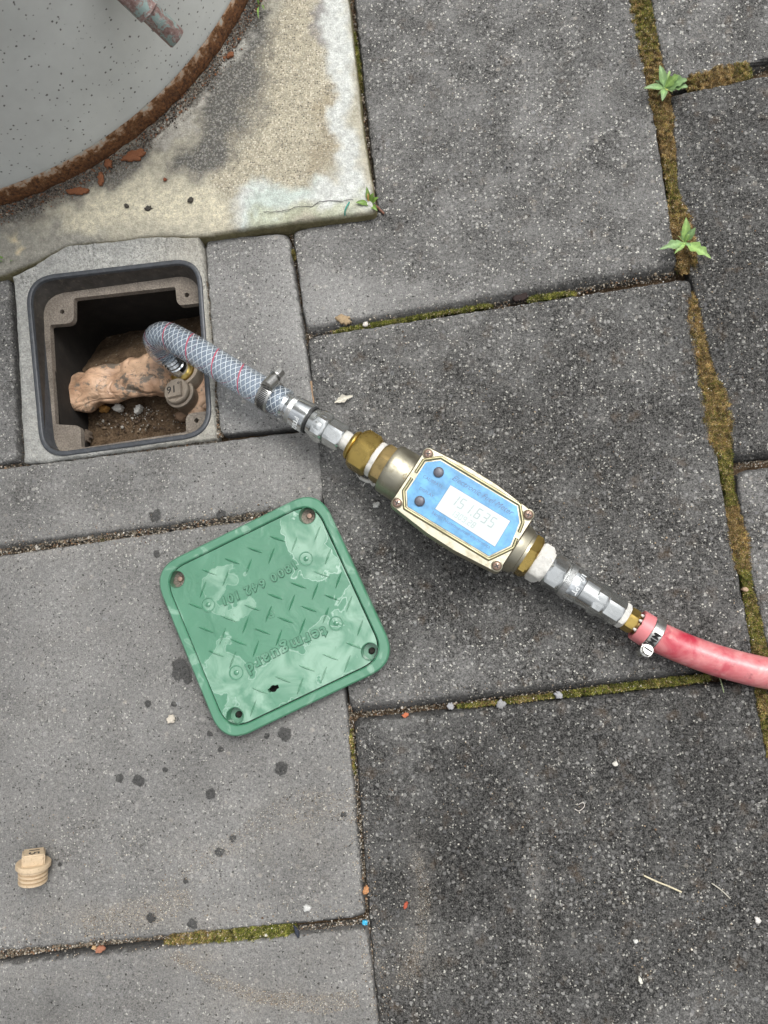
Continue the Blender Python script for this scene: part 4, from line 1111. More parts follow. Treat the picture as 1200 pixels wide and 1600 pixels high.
def blob(cx, cy, rx, ry, a, k, e_=0.3):
    global sheen_film, edgeA
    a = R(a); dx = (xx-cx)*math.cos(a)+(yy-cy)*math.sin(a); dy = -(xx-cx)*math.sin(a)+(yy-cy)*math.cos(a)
    g = np.clip(1.35-np.sqrt((dx/rx)**2+(dy/ry)**2), 0, 1); sheen_film = np.maximum(sheen_film, k*g); edgeA = np.maximum(edgeA, (g > 0)*e_)
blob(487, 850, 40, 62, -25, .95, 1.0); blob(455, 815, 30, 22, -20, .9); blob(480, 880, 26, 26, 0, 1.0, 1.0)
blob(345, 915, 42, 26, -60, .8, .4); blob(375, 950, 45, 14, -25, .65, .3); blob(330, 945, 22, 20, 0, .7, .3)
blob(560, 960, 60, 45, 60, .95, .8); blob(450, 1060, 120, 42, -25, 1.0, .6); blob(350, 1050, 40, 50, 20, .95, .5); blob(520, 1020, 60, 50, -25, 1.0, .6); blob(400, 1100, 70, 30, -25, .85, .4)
setcol(po.data, 'wear_sheen', np.stack([np.clip(sheen_film, 0, 1), edgeA, sheen_film*0], 1))
# bosses and centre pip
for b in bosses+[Vector((0, 0))]:
    bz = zt-.0006+.0010*(1-max(abs(b.x), abs(b.y))/S2); T_ = Matrix.Translation((b.x, b.y, bz)) @ V; k = 1 if b.length > .001 else .5; bm = bmesh.new()
    lathe(bm, [(-.0005, .0058*k), (.0005, .0057*k), (.0005, .0050*k), (-.0001, .0046*k), (-.0001, .0020*k), (.0007, .0018*k), (.0010, .0013*k), (.0011, .0001)], 30, T_, caps=False)
    o = fin('boss', bm, MAT['lid'], lid, 35, True); setcol(o.data, 'wear_sheen', np.tile([.25, .2, 0], (len(o.data.vertices), 1)))
# corner sockets
for idx, c in enumerate(crn):
    bm = bmesh.new(); T_ = Matrix.Translation((c.x, c.y, 0)) @ V
    lathe(bm, [(zt-.0002, HRAD*1.06), (zt+.0001, HRAD*1.0), (zt-.0012, HRAD*.97), (.0025, HRAD*.90), (.0022, HRAD*.40), (.0000, HRAD*.38)], 36, T_, caps=False)
    o = fin('screw_socket', bm, MAT['lid'], lid, 40, True); setcol(o.data, 'wear_sheen', np.tile([.2, 0, 0], (len(o.data.vertices), 1)))
    bm = bmesh.new()
    if idx < 2:
        fill(bm, circle(c, HRAD*.93, 24), [], .0045, .0008, lambda x, y: .0042+.0009*noise.fractal(Vector((x*500, y*500, idx)), 1, 2, 3)); fin('packed_grit', bm, MAT['dirty'], lid, 180, True)
    sc_ = c+Vector((.0007, .0003)); bm = bmesh.new(); T_ = Matrix.Translation((sc_.x, sc_.y, .0016 if idx > 1 else .0040)) @ V
    lathe(bm, [(0, HRAD*.36), (.0010, HRAD*.36), (.0015, HRAD*.28), (.0016, .0001)], 20, T_); fin('screw_hole', bm, MAT['screw'] if idx < 2 else MAT['pit_wall'], lid, 40, True)
# keyhole floor
bm = bmesh.new(); fill(bm, circle(kh, .006, 20), [], .0004, None); fin('keyhole', bm, MAT['void'], lid, 0, True)
# raised lettering, each line on a shallow arc
MAT['lid_shade'] = plain('shaded_green', (.040, .14, .082), .5)  # darker green, paints the shade that outlines the raised letters
def arc_text(bm, s_, a, b, size, sag, bold, halo=None):
    n = len(s_); adv = {'1': .72, ' ': .55, 't': .7, 'r': .75, 'm': 1.45, 'g': 1.05, 'a': .98, 'd': 1.05, 'u': 1.05, 'e': 1.0}
    ws = [adv.get(c, 1.0) for c in s_]; tot = sum(ws); acc = 0; d = (b-a); nn = Vector((-d.y, d.x)).normalized()
    for c, w__ in zip(s_, ws):
        t = (acc+w__/2)/tot; acc += w__
        p = a+d*t+nn*sag*(4*t*(1-t)); tan = d/d.length+nn*(sag*4*(1-2*t)/d.length); ag = math.atan2(tan.y, tan.x)
        bz = zt-.0006+.0010*(1-max(abs(p.x), abs(p.y))/S2)
        if c != ' ': add_text(bm, c, size, Matrix.Translation((p.x, p.y, bz)) @ Matrix.Rotation(ag, 4, 'Z'), extrude=.0012, bold=bold, bevel=.00015)
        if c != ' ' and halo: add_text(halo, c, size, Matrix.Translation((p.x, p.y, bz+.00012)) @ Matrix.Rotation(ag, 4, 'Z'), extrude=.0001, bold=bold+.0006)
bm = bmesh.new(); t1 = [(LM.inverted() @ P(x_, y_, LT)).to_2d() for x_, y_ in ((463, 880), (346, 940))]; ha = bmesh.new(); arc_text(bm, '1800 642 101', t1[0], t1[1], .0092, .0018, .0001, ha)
o = fin('raised_number', bm, MAT['lid'], lid, 30, True); setcol(o.data, 'wear_sheen', np.tile([.2, .1, 0], (len(o.data.vertices), 1)))
bm = bmesh.new(); t2 = [(LM.inverted() @ P(x_, y_, LT)).to_2d() for x_, y_ in ((512, 985), (384, 1048))]; fin('shade_outline', ha, MAT['lid_shade'], o, 0, True); ha = bmesh.new(); arc_text(bm, 'termguard', t2[0], t2[1], .0125, -.0016, .0002, ha)
o = fin('raised_name', bm, MAT['lid'], lid, 30, True); setcol(o.data, 'wear_sheen', np.tile([.3, .1, 0], (len(o.data.vertices), 1)))

fin('shade_outline', ha, MAT['lid_shade'], o, 0, True)

# ------------------------------------------------------------------ cream plug
pc = P(53, 1352, .009); pm = MPP(pc)
pd = (P(48, 1372, .009)-P(57, 1330, .0135)); PM = frame(P(52, 1355, .0116), Vector((.03, 1, .14))) @ Matrix.Rotation(R(30), 4, 'X') @ Matrix.Scale(.84, 4)
pg = empty('threaded_plug', PM, 'small cream threaded plastic plug with a square head lying at the left edge', 'plug')
bm = bmesh.new(); prof = [(-.0141, .0085), (-.0138, .0102)]
for k in range(4): prof += [(-.0136+k*.0036, .0100+k*.0002), (-.0130+k*.0036, .0122+k*.0001), (-.0112+k*.0036, .0124+k*.0001), (-.0106+k*.0036, .0096+k*.0002)]
prof += [(.0008, .0105)]
lathe(bm, prof, 44); fin('thread', bm, MAT['plug'], pg, 60, True)
bm = bmesh.new(); lathe(bm, [(.0003, .010), (.0003, .0143), (.0009, .0149), (.0042, .0149), (.0048, .0143), (.0048, .009), (.0030, .0085)], 44); fin('flange', bm, MAT['plug'], pg, 40, True)
bm = bmesh.new(); Qz = Matrix.Rotation(R(90), 4, 'Y')
hb = bmesh.ops.create_cube(bm, size=1, matrix=Matrix.Translation((.0078, 0, 0)) @ Matrix.Diagonal((.0125, .0190, .0170, 1)))
bmesh.ops.bevel(bm, geom=list(bm.edges), offset=.0013, segments=3, affect='EDGES'); fin('square_head', bm, MAT['plug'], pg, 60, True)
bm = bmesh.new(); add_text(bm, '15', .0125, Matrix.Translation((.01408, 0, 0)) @ Matrix.Rotation(R(90), 4, 'Y') @ Matrix.Rotation(R(180), 4, 'Z'), extrude=.00008, bold=.0001); fin('number', bm, MAT['print'], pg, 0, True)

# ------------------------------------------------------------------ tank and its drain pipe
tank = empty('water_tank', Vector((TC.x, TC.y, SLZ)), 'grey painted steel tank with a rusted base ring standing on the slab', 'tank')
def revolve(name, prof, mat, seg=160, jit=0):
    bm = bmesh.new(); lathe(bm, prof, seg, V)
    if jit:
        for v in bm.verts:
            if v.co.z < .012:
                a = math.atan2(v.co.y, v.co.x); k = 1+jit*noise.fractal(Vector((math.cos(a)*30, math.sin(a)*30, v.co.z*60)), 1, 2, 4); v.co.x *= k; v.co.y *= k
    return fin(name, bm, mat, tank, 40, True)
revolve('base_ring', [(.0, TR-.010), (.0, TR), (.002, TR+.0006), (.008, TR-.0004), (.0165, TR-.0014), (.0178, TR-.0022), (.018, TR-.006)], MAT['rust'], 900, .0035)
revolve('shell', [(.0165, TR-.012), (.0168, TR-.0026), (.0195, TR-.0020), (.022, TR-.0030), (.8, TR-.0030), (1.25, TR-.003), (1.275, TR-.012), (1.30, TR*.6), (1.305, .0001)], MAT['tank'])
pe = P(277, 61, .100); ps = P(212, -2, .128); pdv = (ps-pe).normalized()
dp = empty('drain_pipe', frame(pe, pdv), 'weathered copper pipe end with green patina sticking out beside the tank', 'pipe')
ln_ = .05
while (Vector(((pe+pdv*ln_).x, (pe+pdv*ln_).y))-TC).length > TR-.006 and ln_ < .5: ln_ += .005
bm = bmesh.new(); lathe(bm, [(.03, .0062), (.0002, .0064), (0, .0072), (.0004, .0077), (ln_, .0077)], 40, caps=False); fin('pipe', bm, MAT['copper'], dp, 60, True)
bm = bmesh.new(); lathe(bm, [(ln_-.05, .0077), (ln_-.05, .0095), (ln_-.03, .0095), (ln_-.03, .0077)], 40, caps=False); fin('joint_sleeve', bm, MAT['copper'], dp, 40, True)

# ------------------------------------------------------------------ grit, moss, leaves
def mesh_obj(name, V_, F_, C_, mat, label=None, cat=None, kind=None, group=None):
    me = bpy.data.meshes.new(name); V_ = np.asarray(V_, 'f'); c = (V_.min(0)+V_.max(0))/2; c[2] = V_[:, 2].min()
    me.from_pydata((V_-c).tolist(), [], F_); me.materials.append(mat); setcol(me, 'tint', np.asarray(C_))
    o = bpy.data.objects.new(name, me); COL.objects.link(o); o.location = c.tolist(); me.update()
    return tag(o, label, cat, group, kind)
def along(pts, rs):
    """random point in a strip [(x, y, halfwidth px)]"""
    ls = [math.hypot(b[0]-a[0], b[1]-a[1])*(a[2]+b[2]) for a, b in zip(pts, pts[1:])]
    t = rs.uniform(0, sum(ls)); 
    for (a, b), l_ in zip(zip(pts, pts[1:]), ls):
        if t <= l_:
            u = t/l_; w_ = a[2]+(b[2]-a[2])*u; d = Vector((b[0]-a[0], b[1]-a[1])).normalized(); s_ = rs.uniform(-1, 1)
            return a[0]+(b[0]-a[0])*u-d.y*s_*w_, a[1]+(b[1]-a[1])*u+d.x*s_*w_, s_, w_
        t -= l_
    return pts[-1][0], pts[-1][1], 0, pts[-1][2]
def pebbles(V_, F_, C_, x, y, z, size, col, rs):
    c = P(x, y, z); b = len(V_); a0 = rs.uniform(0, 6.28); st = rs.uniform(.5, 1.3)
    rr = [size*rs.uniform(.6, 1.2) for _ in range(5)]
    for k in range(5): a = a0+k*1.2566; V_.append((c.x+rr[k]*math.cos(a)*st, c.y+rr[k]*math.sin(a), c.z-size*.2))
    for k in range(5): a = a0+k*1.2566+.3; V_.append((c.x+rr[k]*.62*math.cos(a)*st, c.y+rr[k]*.62*math.sin(a), c.z+size*rs.uniform(.35, .7)))
    for k in range(5): k2 = (k+1) % 5; F_.append((b+k, b+k2, b+5+k2, b+5+k))
    F_.append(tuple(b+5+k for k in range(5)))
    C_.extend([col]*10)
PAL_G = [(.28, .235, .17), (.20, .165, .12), (.11, .09, .065), (.38, .34, .27), (.06, .05, .04), (.24, .14, .08), (.17, .145, .11), (.15, .13, .10), (.09, .07, .05), (.50, .47, .42)]
def grit(name, strips, label, z=-.008, pal=PAL_G, seed=1, kind='stuff'):
    rs = random.Random(seed); V_, F_, C_ = [], [], []
    for pts, n, smin, smax, zz_ in strips:
        for _ in range(int(n*1.4)):
            x, y, s_, w_ = along(pts, rs); c = rs.choice(pal); q = rs.uniform(.7, 1.25)
            pebbles(V_, F_, C_, x, y, zz_+rs.uniform(0, .0008), rs.uniform(smin, smax)*(.35+.5*rs.random()**1.5)*(1.0 if smax < .0009 or rs.random() > .04 else 1.6), tuple(v*q for v in c), rs)
    o = mesh_obj(name, V_, F_, C_, MAT['tint'], kind=kind)
    if label: o['label'] = label
    return o
J1 = [(545, -30, 6), (556, 60, 8), (566, 160, 8), (577, 260, 8), (584, 330, 8)]
grit('joint_grit', [
 (J1, 900, .0006, .0016, -.006), ([(455, 366, 3), (478, 520, 4), (505, 790, 4)], 700, .0005, .0012, -.007),
 ([(545, 1100, 4), (562, 1260, 5), (575, 1440, 6), (590, 1520, 8), (604, 1620, 6)], 1500, .0005, .0014, -.005),
 ([(0, 863, 5), (130, 845, 6), (270, 830, 9), (400, 808, 8), (450, 797, 4)], 1700, .0005, .0014, -.002),
 ([(-40, 1498, 6), (100, 1474, 9), (250, 1455, 12), (330, 1458, 10)], 2600, .0005, .0015, -.002),
 ([(440, 1455, 5), (575, 1438, 4)], 300, .0005, .0012, -.004), ([(480, 525, 4), (700, 490, 5), (900, 455, 5), (1060, 428, 6)], 1100, .0004, .0012, -.006),
 ([(547, 1118, 5), (700, 1103, 5), (900, 1080, 5), (1100, 1062, 6)], 1100, .0004, .0012, -.006),
 ([(321, 440, 3), (330, 560, 4), (337, 650, 8), (345, 684, 5)], 900, .0006, .0016, -.003), ([(340, 688, 5), (100, 720, 5), (0, 731, 3)], 800, .0005, .0012, -.003),
 ([(1046, 140, 4), (1210, 108, 8)], 250, .0005, .0012, -.006), ([(30, 440, 3), (38, 720, 3)], 200, .0004, .001, -.001), ([(1150, 728, 5), (1210, 722, 4)], 200, .0005, .001, -.006),
 ([(320, 374, 4), (455, 360, 5), (590, 342, 6)], 700, .0006, .0014, -.007)], None, seed=4)
grit('sand', [
 ([(130, 1450, 14), (210, 1430, 28), (300, 1400, 14)], 1300, .0002, .0006, .0004), ([(250, 1392, 10), (340, 1330, 12), (460, 1260, 26), (560, 1265, 24)], 1300, .0002, .0006, .0004),
 ([(270, 1490, 8), (330, 1530, 9), (400, 1558, 10), (500, 1570, 16), (560, 1560, 14)], 1900, .0002, .0006, .0004),
 ([(650, 1330, 7), (665, 1400, 9), (655, 1480, 10), (630, 1540, 16)], 900, .0002, .0005, .0006), ([(832, 1300, 7), (840, 1450, 8), (835, 1590, 12)], 160, .0002, .0005, .0006),
 ([(560, 1160, 60), (620, 1560, 40)], 200, .0004, .0007, .0006), ([(20, 1300, 40), (500, 1400, 60)], 260, .0004, .0008, .0006), ([(700, 1200, 90), (1180, 1500, 120)], 380, .0004, .0010, .0008),
 ([(600, 560, 60), (1100, 900, 110)], 300, .0004, .0010, .0008), ([(700, 100, 120), (900, 400, 100)], 200, .0004, .0009, .0008), ([(1120, 200, 50), (1180, 650, 40)], 120, .0004, .0009, .0008),
 ([(0, 850, 22), (280, 822, 22), (440, 792, 16)], 260, .0003, .0010, .0004), ([(0, 1480, 30), (300, 1450, 34), (560, 1430, 22)], 420, .0003, .0010, .0004), ([(545, 1120, 16), (575, 1440, 18), (600, 1600, 18)], 380, .0003, .0009, .0004),
 ([(560, 1100, 16), (1150, 1050, 18)], 260, .0003, .0009, .0004), ([(480, 520, 14), (1060, 430, 16)], 220, .0003, .0009, .0004), ([(1000, 0, 30), (1060, 330, 32), (1130, 660, 36), (1180, 1000, 26)], 420, .0003, .0009, .0006)],
 None, pal=[(.52, .46, .36), (.62, .58, .50), (.30, .24, .17), (.40, .30, .20), (.66, .63, .57), (.16, .10, .06)], seed=5)
# dirt and rust flakes between tank and slab
def arc_px(dr, a0=-95, a1=5, n=24, z=SLZ):
    out = []
    for k in range(n):
        a = R(a0+(a1-a0)*k/(n-1)); p = PX((TC.x+(TR+dr)*math.cos(a), TC.y+(TR+dr)*math.sin(a), z)); out.append((p[0], p[1], 9))
    return out
grit('tank_base_dirt', [(arc_px(.006), 3800, .0005, .0016, SLZ+.0003), (arc_px(.013), 1100, .0004, .0011, SLZ+.0003)], None,
     pal=[(.10, .085, .07), (.07, .06, .05), (.16, .13, .10), (.22, .10, .05), (.28, .24, .19), (.05, .04, .035)], seed=6)
rs = random.Random(11)
def flake(x, y, w_, h_, ang_, z, name, label, cat, mat, col=None, th=.0012, group=None, seed=0):
    c = P(x, y, z); m_ = MPP(c); bm = bmesh.new(); N = 34; q = Matrix.Rotation(R(ang_), 2)
    lp_ = []
    for k in range(N):
        a = 2*math.pi*k/N; r_ = 1+.40*noise.noise(Vector((math.cos(a)*2, math.sin(a)*2, seed*3.1+x)))+.30*noise.noise(Vector((math.cos(a)*6, math.sin(a)*6, seed*3.1+x)))
        lp_.append(Vector((c.x, c.y))+q @ Vector((w_/2*m_*math.cos(a)*r_, h_/2*m_*math.sin(a)*r_)))
    slabmesh(bm, lp_, [], z, z+th, min(th*.35, h_*m_*.12), grid=None)
    for v in bm.verts:
        if v.co.z > z+th*.3: v.co.z += th*.35*noise.noise(v.co*350)
    o = fin(name, bm, mat, None, 60)
    if col: setcol(o.data, 'tint', np.tile(col, (len(o.data.vertices), 1)))
    return tag(o, label, cat, group)
for i, (x, y, w_, h_, a, lb) in enumerate([(210, 244, 40, 18, 15, 'large orange rust flake lying on the slab by the tank base'), (122, 299, 38, 12, -2, 'long flat rust flake at the lower left of the tank base'),
        (158, 280, 9, 22, 8, 'narrow upright rust flake between the two large flakes'), (170, 256, 12, 14, 20, 'small squarish rust flake just left of the large orange flake'), (360, 87, 12, 8, 30, 'rust crumb near the upper end of the tank base')]):
    flake(x, y, w_, h_, a, SLZ+.0012, 'rust_flake', lb, 'rust flake', MAT['tint'], (.19, .075, .035), .0018, 'rust flakes', i)
for i, (x, y, w_, h_, a, lb) in enumerate([(198, 322, 7, 9, 60, 'dark crumb on the cream part of the slab, leftmost of four'), (232, 326, 12, 8, 10, 'largest dark crumb in the middle of the cream patch'), (298, 313, 10, 8, 30, 'dark crumb nearest the slab corner'), (258, 281, 6, 5, 0, 'small reddish crumb above the other crumbs on the slab')]):
    flake(x, y, w_, h_, a, SLZ+.0008, 'dirt_crumb', lb, 'crumb', MAT['tint'], (.055, .05, .042) if i < 3 else (.20, .06, .03), .0014, 'crumbs on the slab', i)
STN = [(577, 298, 17, 22, 'rounded grey pebble in the joint above the small green seedling', (.34, .29, .27), -.002), (571, 507, 8, 8, 'small white pebble in the mossy joint left of centre', (.62, .58, .52), 0), (537, 500, 24, 15, 'flat tan stone chip in the edge of the joint', (.34, .25, .15), -.001),
       (783, 1100, 14, 14, 'grey stone chip in the lower joint, left of the pair', (.28, .28, .28), -.001), (873, 1086, 13, 12, 'grey stone chip in the lower joint, right of the pair', (.30, .30, .31), -.001), (704, 1103, 10, 10, 'grey stone chip in the lower joint nearest the green lid', (.33, .33, .34), -.001),
       (812, 466, 26, 12, 'dark glossy seed husk in the upper joint', (.03, .02, .018), -.001), (572, 1391, 9, 13, 'orange leaf scrap in the joint beside the large smooth paver', (.45, .22, .10), -.001), (464, 1455, 6, 18, 'black plastic scrap standing in the lower left joint', (.03, .035, .05), 0),
       (570, 1441, 9, 8, 'tiny bright blue plastic scrap at the paver corner', (.05, .38, .60), -.001), (961, 1193, 8, 8, 'white stone chip on the dark paver below the hose', (.62, .60, .54), .001), (1000, 1531, 6, 12, 'narrow white chip near the bottom of the dark paver', (.68, .66, .58), .001),
       (993, 1470, 7, 6, 'round white chip in the lower middle of the dark paver', (.6, .6, .57), .001), (268, 1124, 13, 13, 'pale stone chip on the smooth paver below the green lid', (.55, .50, .42), .001), (480, 1418, 13, 9, 'white flat chip near the bottom right corner of the smooth paver', (.52, .52, .50), .001),
       (1183, 1437, 9, 9, 'white rounded chip near the right edge of the dark paver', (.62, .60, .56), .001), (158, 1482, 14, 9, 'reddish leaf crumb in the grit of the lower left joint', (.34, .15, .09), .001), (148, 1480, 7, 5, 'tan leaf crumb beside the reddish one in the lower left joint', (.45, .30, .16), .001),
       (634, 1414, 6, 12, 'small red leaf scrap on the sandy edge of the dark paver', (.40, .09, .05), .001), (634, 1117, 10, 7, 'small orange crumb in the joint right of the green lid', (.50, .16, .08), -.001), (1163, 921, 10, 6, 'tan crumb in the moss above the red hose', (.45, .32, .22), .001),
       (589, 789, 12, 9, 'pale round paint fleck on the paver left of the brass nut', (.55, .55, .52), .0005), (563, 317, 0, 0, '', None, 0), (568, 315, 0, 0, '', None, 0)]
for i, (x, y, w_, h_, lb, cl, z) in enumerate(STN):
    if cl: flake(x, y, w_, h_, (i*37) % 60-30, z, 'dark_husk' if 'husk' in lb else ('leaf_scrap' if 'leaf' in lb else ('plastic_scrap' if 'plastic' in lb else ('pebble' if 'pebble' in lb else 'stone_chip'))), lb,
        'husk' if 'husk' in lb else ('scrap' if 'scrap' in lb or 'crumb' in lb else 'stone'), MAT['tint'], cl, .0028 if w_ > 9 else .0018, None, i)

def moss(name, pts, n, green, seed, z0=-.006, dome=.0085, tuft=.0019, label=None):
    n = int(n*1.5); pts = [(a[0], a[1], a[2]*1.25+1.5 if a[2] > 8 else a[2]*1.05, a[3]) for a in pts]; top_ = (-.0002 if dome > .0075 else -.0016); L0 = pts[0]; L1 = pts[-1]
    def mz(x, y, s_, q):
        e_ = min(1, min(math.hypot(x-L0[0], y-L0[1]), math.hypot(x-L1[0], y-L1[1]))/14)
        return top_-.0042*abs(s_)**5-.004*(1-e_)+.0016*noise.fractal(Vector((q.x*210, q.y*210, seed)), 1, 2, 3)
    """pts (x, y, halfwidth, greenness)"""
    rs = random.Random(seed); V_, F_, C_ = [], [], []
    p3 = [(a[0], a[1], a[2]) for a in pts]
    def gr(x, y):
        k = min(range(len(pts)), key=lambda i: (pts[i][0]-x)**2+(pts[i][1]-y)**2); return pts[k][3]
    # cushion
    path = []
    for a, b in zip(pts, pts[1:]):
        k = max(2, int(math.hypot(b[0]-a[0], b[1]-a[1])/4))
        for j in range(k): t = j/k; path.append(tuple(a[q]+(b[q]-a[q])*t for q in range(3)))
    path.append(pts[-1][:3]); nn = 11; rows = []
    for i, (x, y, w_) in enumerate(path):
        x2, y2, _ = path[min(i+1, len(path)-1)]; x1, y1, _ = path[max(i-1, 0)]; d = Vector((x2-x1, y2-y1)).normalized()
        w_ = w_*(.92+.25*noise.noise(Vector((x*.05, y*.05, seed)))); row = []
        for j in range(nn):
            s_ = -1+2*j/(nn-1); q = P(x-d.y*s_*w_, y+d.x*s_*w_, 0)
            hgt = mz(x, y, s_, q)
            row.append(len(V_)); V_.append((q.x, q.y, hgt)); f = rs.uniform(.4, .9); C_.append(tuple(c*f for c in ((.09, .055, .02) if gr(x, y) < .5 else (.06, .065, .015))))
        rows.append(row)
    for a, b in zip(rows, rows[1:]):
        for j in range(nn-1): F_.append((a[j], a[j+1], b[j+1], b[j]))
    for _ in range(n):
        x, y, s_, w_ = along(p3, rs)
        if abs(s_) > .75+.25*noise.noise(Vector((x*.12, y*.12, seed+.5))) and rs.random() < .8: continue
        q = P(x, y, 0); hgt = mz(x, y, s_, q)-.0002
        g = gr(x, y)+.35*noise.noise(Vector((q.x*60, q.y*60, seed)))
        r_ = rs.random()
        if rs.random() < g: c = rs.choice([(.125, .13, .022), (.08, .095, .015), (.20, .19, .045), (.045, .055, .010)])
        else: c = rs.choice([(.22, .138, .055), (.155, .09, .034), (.32, .235, .11), (.085, .052, .022), (.24, .175, .06)])
        if r_ < .05: c = (.42, .34, .20)
        cl_ = .45+1.5*max(0, .45+noise.noise(Vector((q.x*330, q.y*330, seed+2)))); c = tuple(v*cl_*.85 for v in c)
        for k in range(3):
            b = len(V_); a = rs.uniform(0, 6.28); l_ = tuft*rs.uniform(.6, 1.3); w2 = l_*.22; lean = rs.uniform(.3, 1.0)
            dx, dy = math.cos(a), math.sin(a)
            V_ += [(q.x-dy*w2, q.y+dx*w2, hgt), (q.x+dy*w2, q.y-dx*w2, hgt), (q.x+dx*l_*lean, q.y+dy*l_*lean, hgt+l_*rs.uniform(.5, 1))]
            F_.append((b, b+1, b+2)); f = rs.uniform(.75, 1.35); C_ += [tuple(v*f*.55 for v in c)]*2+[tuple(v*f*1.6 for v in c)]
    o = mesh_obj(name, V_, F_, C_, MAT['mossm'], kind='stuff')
    if label: o['label'] = label
    return o
moss('moss', [(992, -40, 17, .3), (1003, 20, 17, .5), (1010, 60, 15, .5), (1020, 100, 16, .2), (1028, 150, 16, .2), (1038, 185, 15, .1), (1040, 208, 9, .1), (1045, 235, 11, .1), (1047, 262, 10, .3), (1052, 300, 8, .5), (1059, 328, 15, .05), (1068, 365, 18, .1), (1073, 398, 17, .05), (1076, 425, 12, .05)], 16500, 0, 1)
moss('moss', [(1080, 455, 7, .1), (1085, 500, 10, .1), (1095, 550, 11, .1), (1103, 580, 12, .2), (1114, 615, 21, .4), (1122, 650, 23, .2), (1126, 690, 18, .3), (1134, 720, 9, .8), (1140, 770, 8, .8), (1146, 810, 11, .15), (1156, 850, 17, .1), (1160, 880, 14, .2), (1166, 905, 8, .8), (1178, 970, 9, .7), (1192, 1040, 10, .5)], 17000, 0, 3)
moss('moss', [(1184, 1075, 6, .3), (1192, 1095, 10, .3), (1205, 1130, 14, .6), (1215, 1180, 14, .5)], 2500, 0, 4)
moss('moss', [(1074, 131, 9, .1), (1090, 127, 13, .05), (1130, 118, 15, .1), (1168, 110, 13, .4), (1176, 110, 7, 1)], 5200, 0, 5)
moss('moss', [(520, 517, 2, 1), (570, 509, 4.5, 1), (620, 501, 3, 1), (660, 494, 4, 1), (700, 487, 2, .9), (740, 480, 3.5, .9), (770, 475, 2, .9)], 3000, 1, 6, -.004, .0055)
moss('moss', [(825, 466, 4, 1), (870, 461, 5, .9), (900, 455, 3, .7)], 1200, 1, 7, -.004, .0055)
moss('moss', [(715, 1105, 1.5, .8), (745, 1101, 4, .8), (775, 1098, 2, .8), (815, 1093, 4.5, .6), (850, 1089, 2.5, .7), (900, 1083, 4.5, .9), (950, 1077, 6, .9), (1010, 1070, 5.5, .9), (1060, 1064, 6.5, .9), (1110, 1059, 5, .8)], 6000, 1, 8, -.004, .0055)
moss('moss', [(255, 1466, 9, .4), (310, 1463, 11, .4), (340, 1462, 11, .8), (400, 1458, 14, 1), (440, 1455, 12, 1), (462, 1453, 7, 1)], 5500, 1, 9, -.004, .0055)
moss('moss', [(548, 40, 5, 1), (556, 90, 6, 1), (562, 140, 5, .9)], 1500, 1, 10, -.004, .0055)
moss('moss', [(395, 361, 5, .3), (450, 350, 8, .2), (500, 342, 9, .3), (540, 336, 6, .3)], 3800, 0, 11, -.006, .010, .0011)
moss('moss', [(452, 388, 5, .7), (458, 402, 5, .7)], 350, 1, 12, -.004, .004)
moss('moss', [(547, 1140, 2, .6), (551, 1180, 2.5, .5), (554, 1210, 1, .6)], 300, 1, 13, -.004, .0055)
moss('moss', [(150, 846, 4, .8), (160, 845, 4, .8), (168, 844, 2, .8)], 400, 0, 14, -.004, .005)

def leaf(bm, base, tip, width, lift, fold=.25, lobes=0, cl=None, cols=None, col=(.2, .4, .1)):
    b, t = Vector(base), Vector(tip); d = (t-b); ln2 = d.length; d.normalize(); side = Vector((0, 0, 1)).cross(d).normalized(); N = 14; rows = []
    for k in range(N+1):
        s_ = k/N; w_ = width*(math.sin(math.pi*s_**.75)**.9)*.5
        if s_ < .25: w_ = max(width*.10, w_*(s_/.25)**1.2)
        if lobes: w_ *= 1+.30*math.sin(s_*math.pi*(lobes+2))*(s_ > .35)
        w_ *= 1+.14*noise.noise(b*900+Vector((s_*4, 0, 0)))
        c = b+d*ln2*s_+Vector((0, 0, lift*math.sin(math.pi*s_*.8)))
        if k == N: w_ = width*.03
        row = [bm.verts.new(c-side*w_+Vector((0, 0, w_*fold))), bm.verts.new(c-side*w_*.5+Vector((0, 0, w_*fold*.4))), bm.verts.new(c-Vector((0, 0, w_*.1))), bm.verts.new(c+side*w_*.5+Vector((0, 0, w_*fold*.4))), bm.verts.new(c+side*w_+Vector((0, 0, w_*fold)))]
        rows.append(row)
        for j in range(5): cols.append(tuple(v*(1.35 if j == 2 else 1.0)*(1.15-.25*s_) for v in col))
    for a, e_ in zip(rows, rows[1:]):
        for j in range(4): bm.faces.new((a[j], a[j+1], e_[j+1], e_[j]))
def plant(name, cx, cy, leaves, label, cat, cz=.004, group='weeds in the joints'):
    root = empty(name, P(cx, cy, -.004), label, cat, group)
    for (tx, ty, w_, tz, lb, col) in leaves:
        bm = bmesh.new(); cols = []; m_ = MPP(P(cx, cy, cz)); leaf(bm, P(cx, cy, cz), P(tx, ty, tz), w_*m_, .0025, .25, lb, None, cols, col)
        o = fin('leaf', bm, MAT['leaf'], root, 180); setcol(o.data, 'tint', np.array(cols))
    bm = bmesh.new(); tube(bm, [P(cx+1, cy+2, -.006), P(cx, cy, cz+.0006)], [.0011, .0007], 8); o = fin('stem', bm, MAT['leaf'], root, 180); setcol(o.data, 'tint', np.tile((.24, .36, .12), (len(o.data.vertices), 1)))
    return root
G1, G2, G3 = (.165, .27, .105), (.215, .34, .095), (.12, .21, .035)
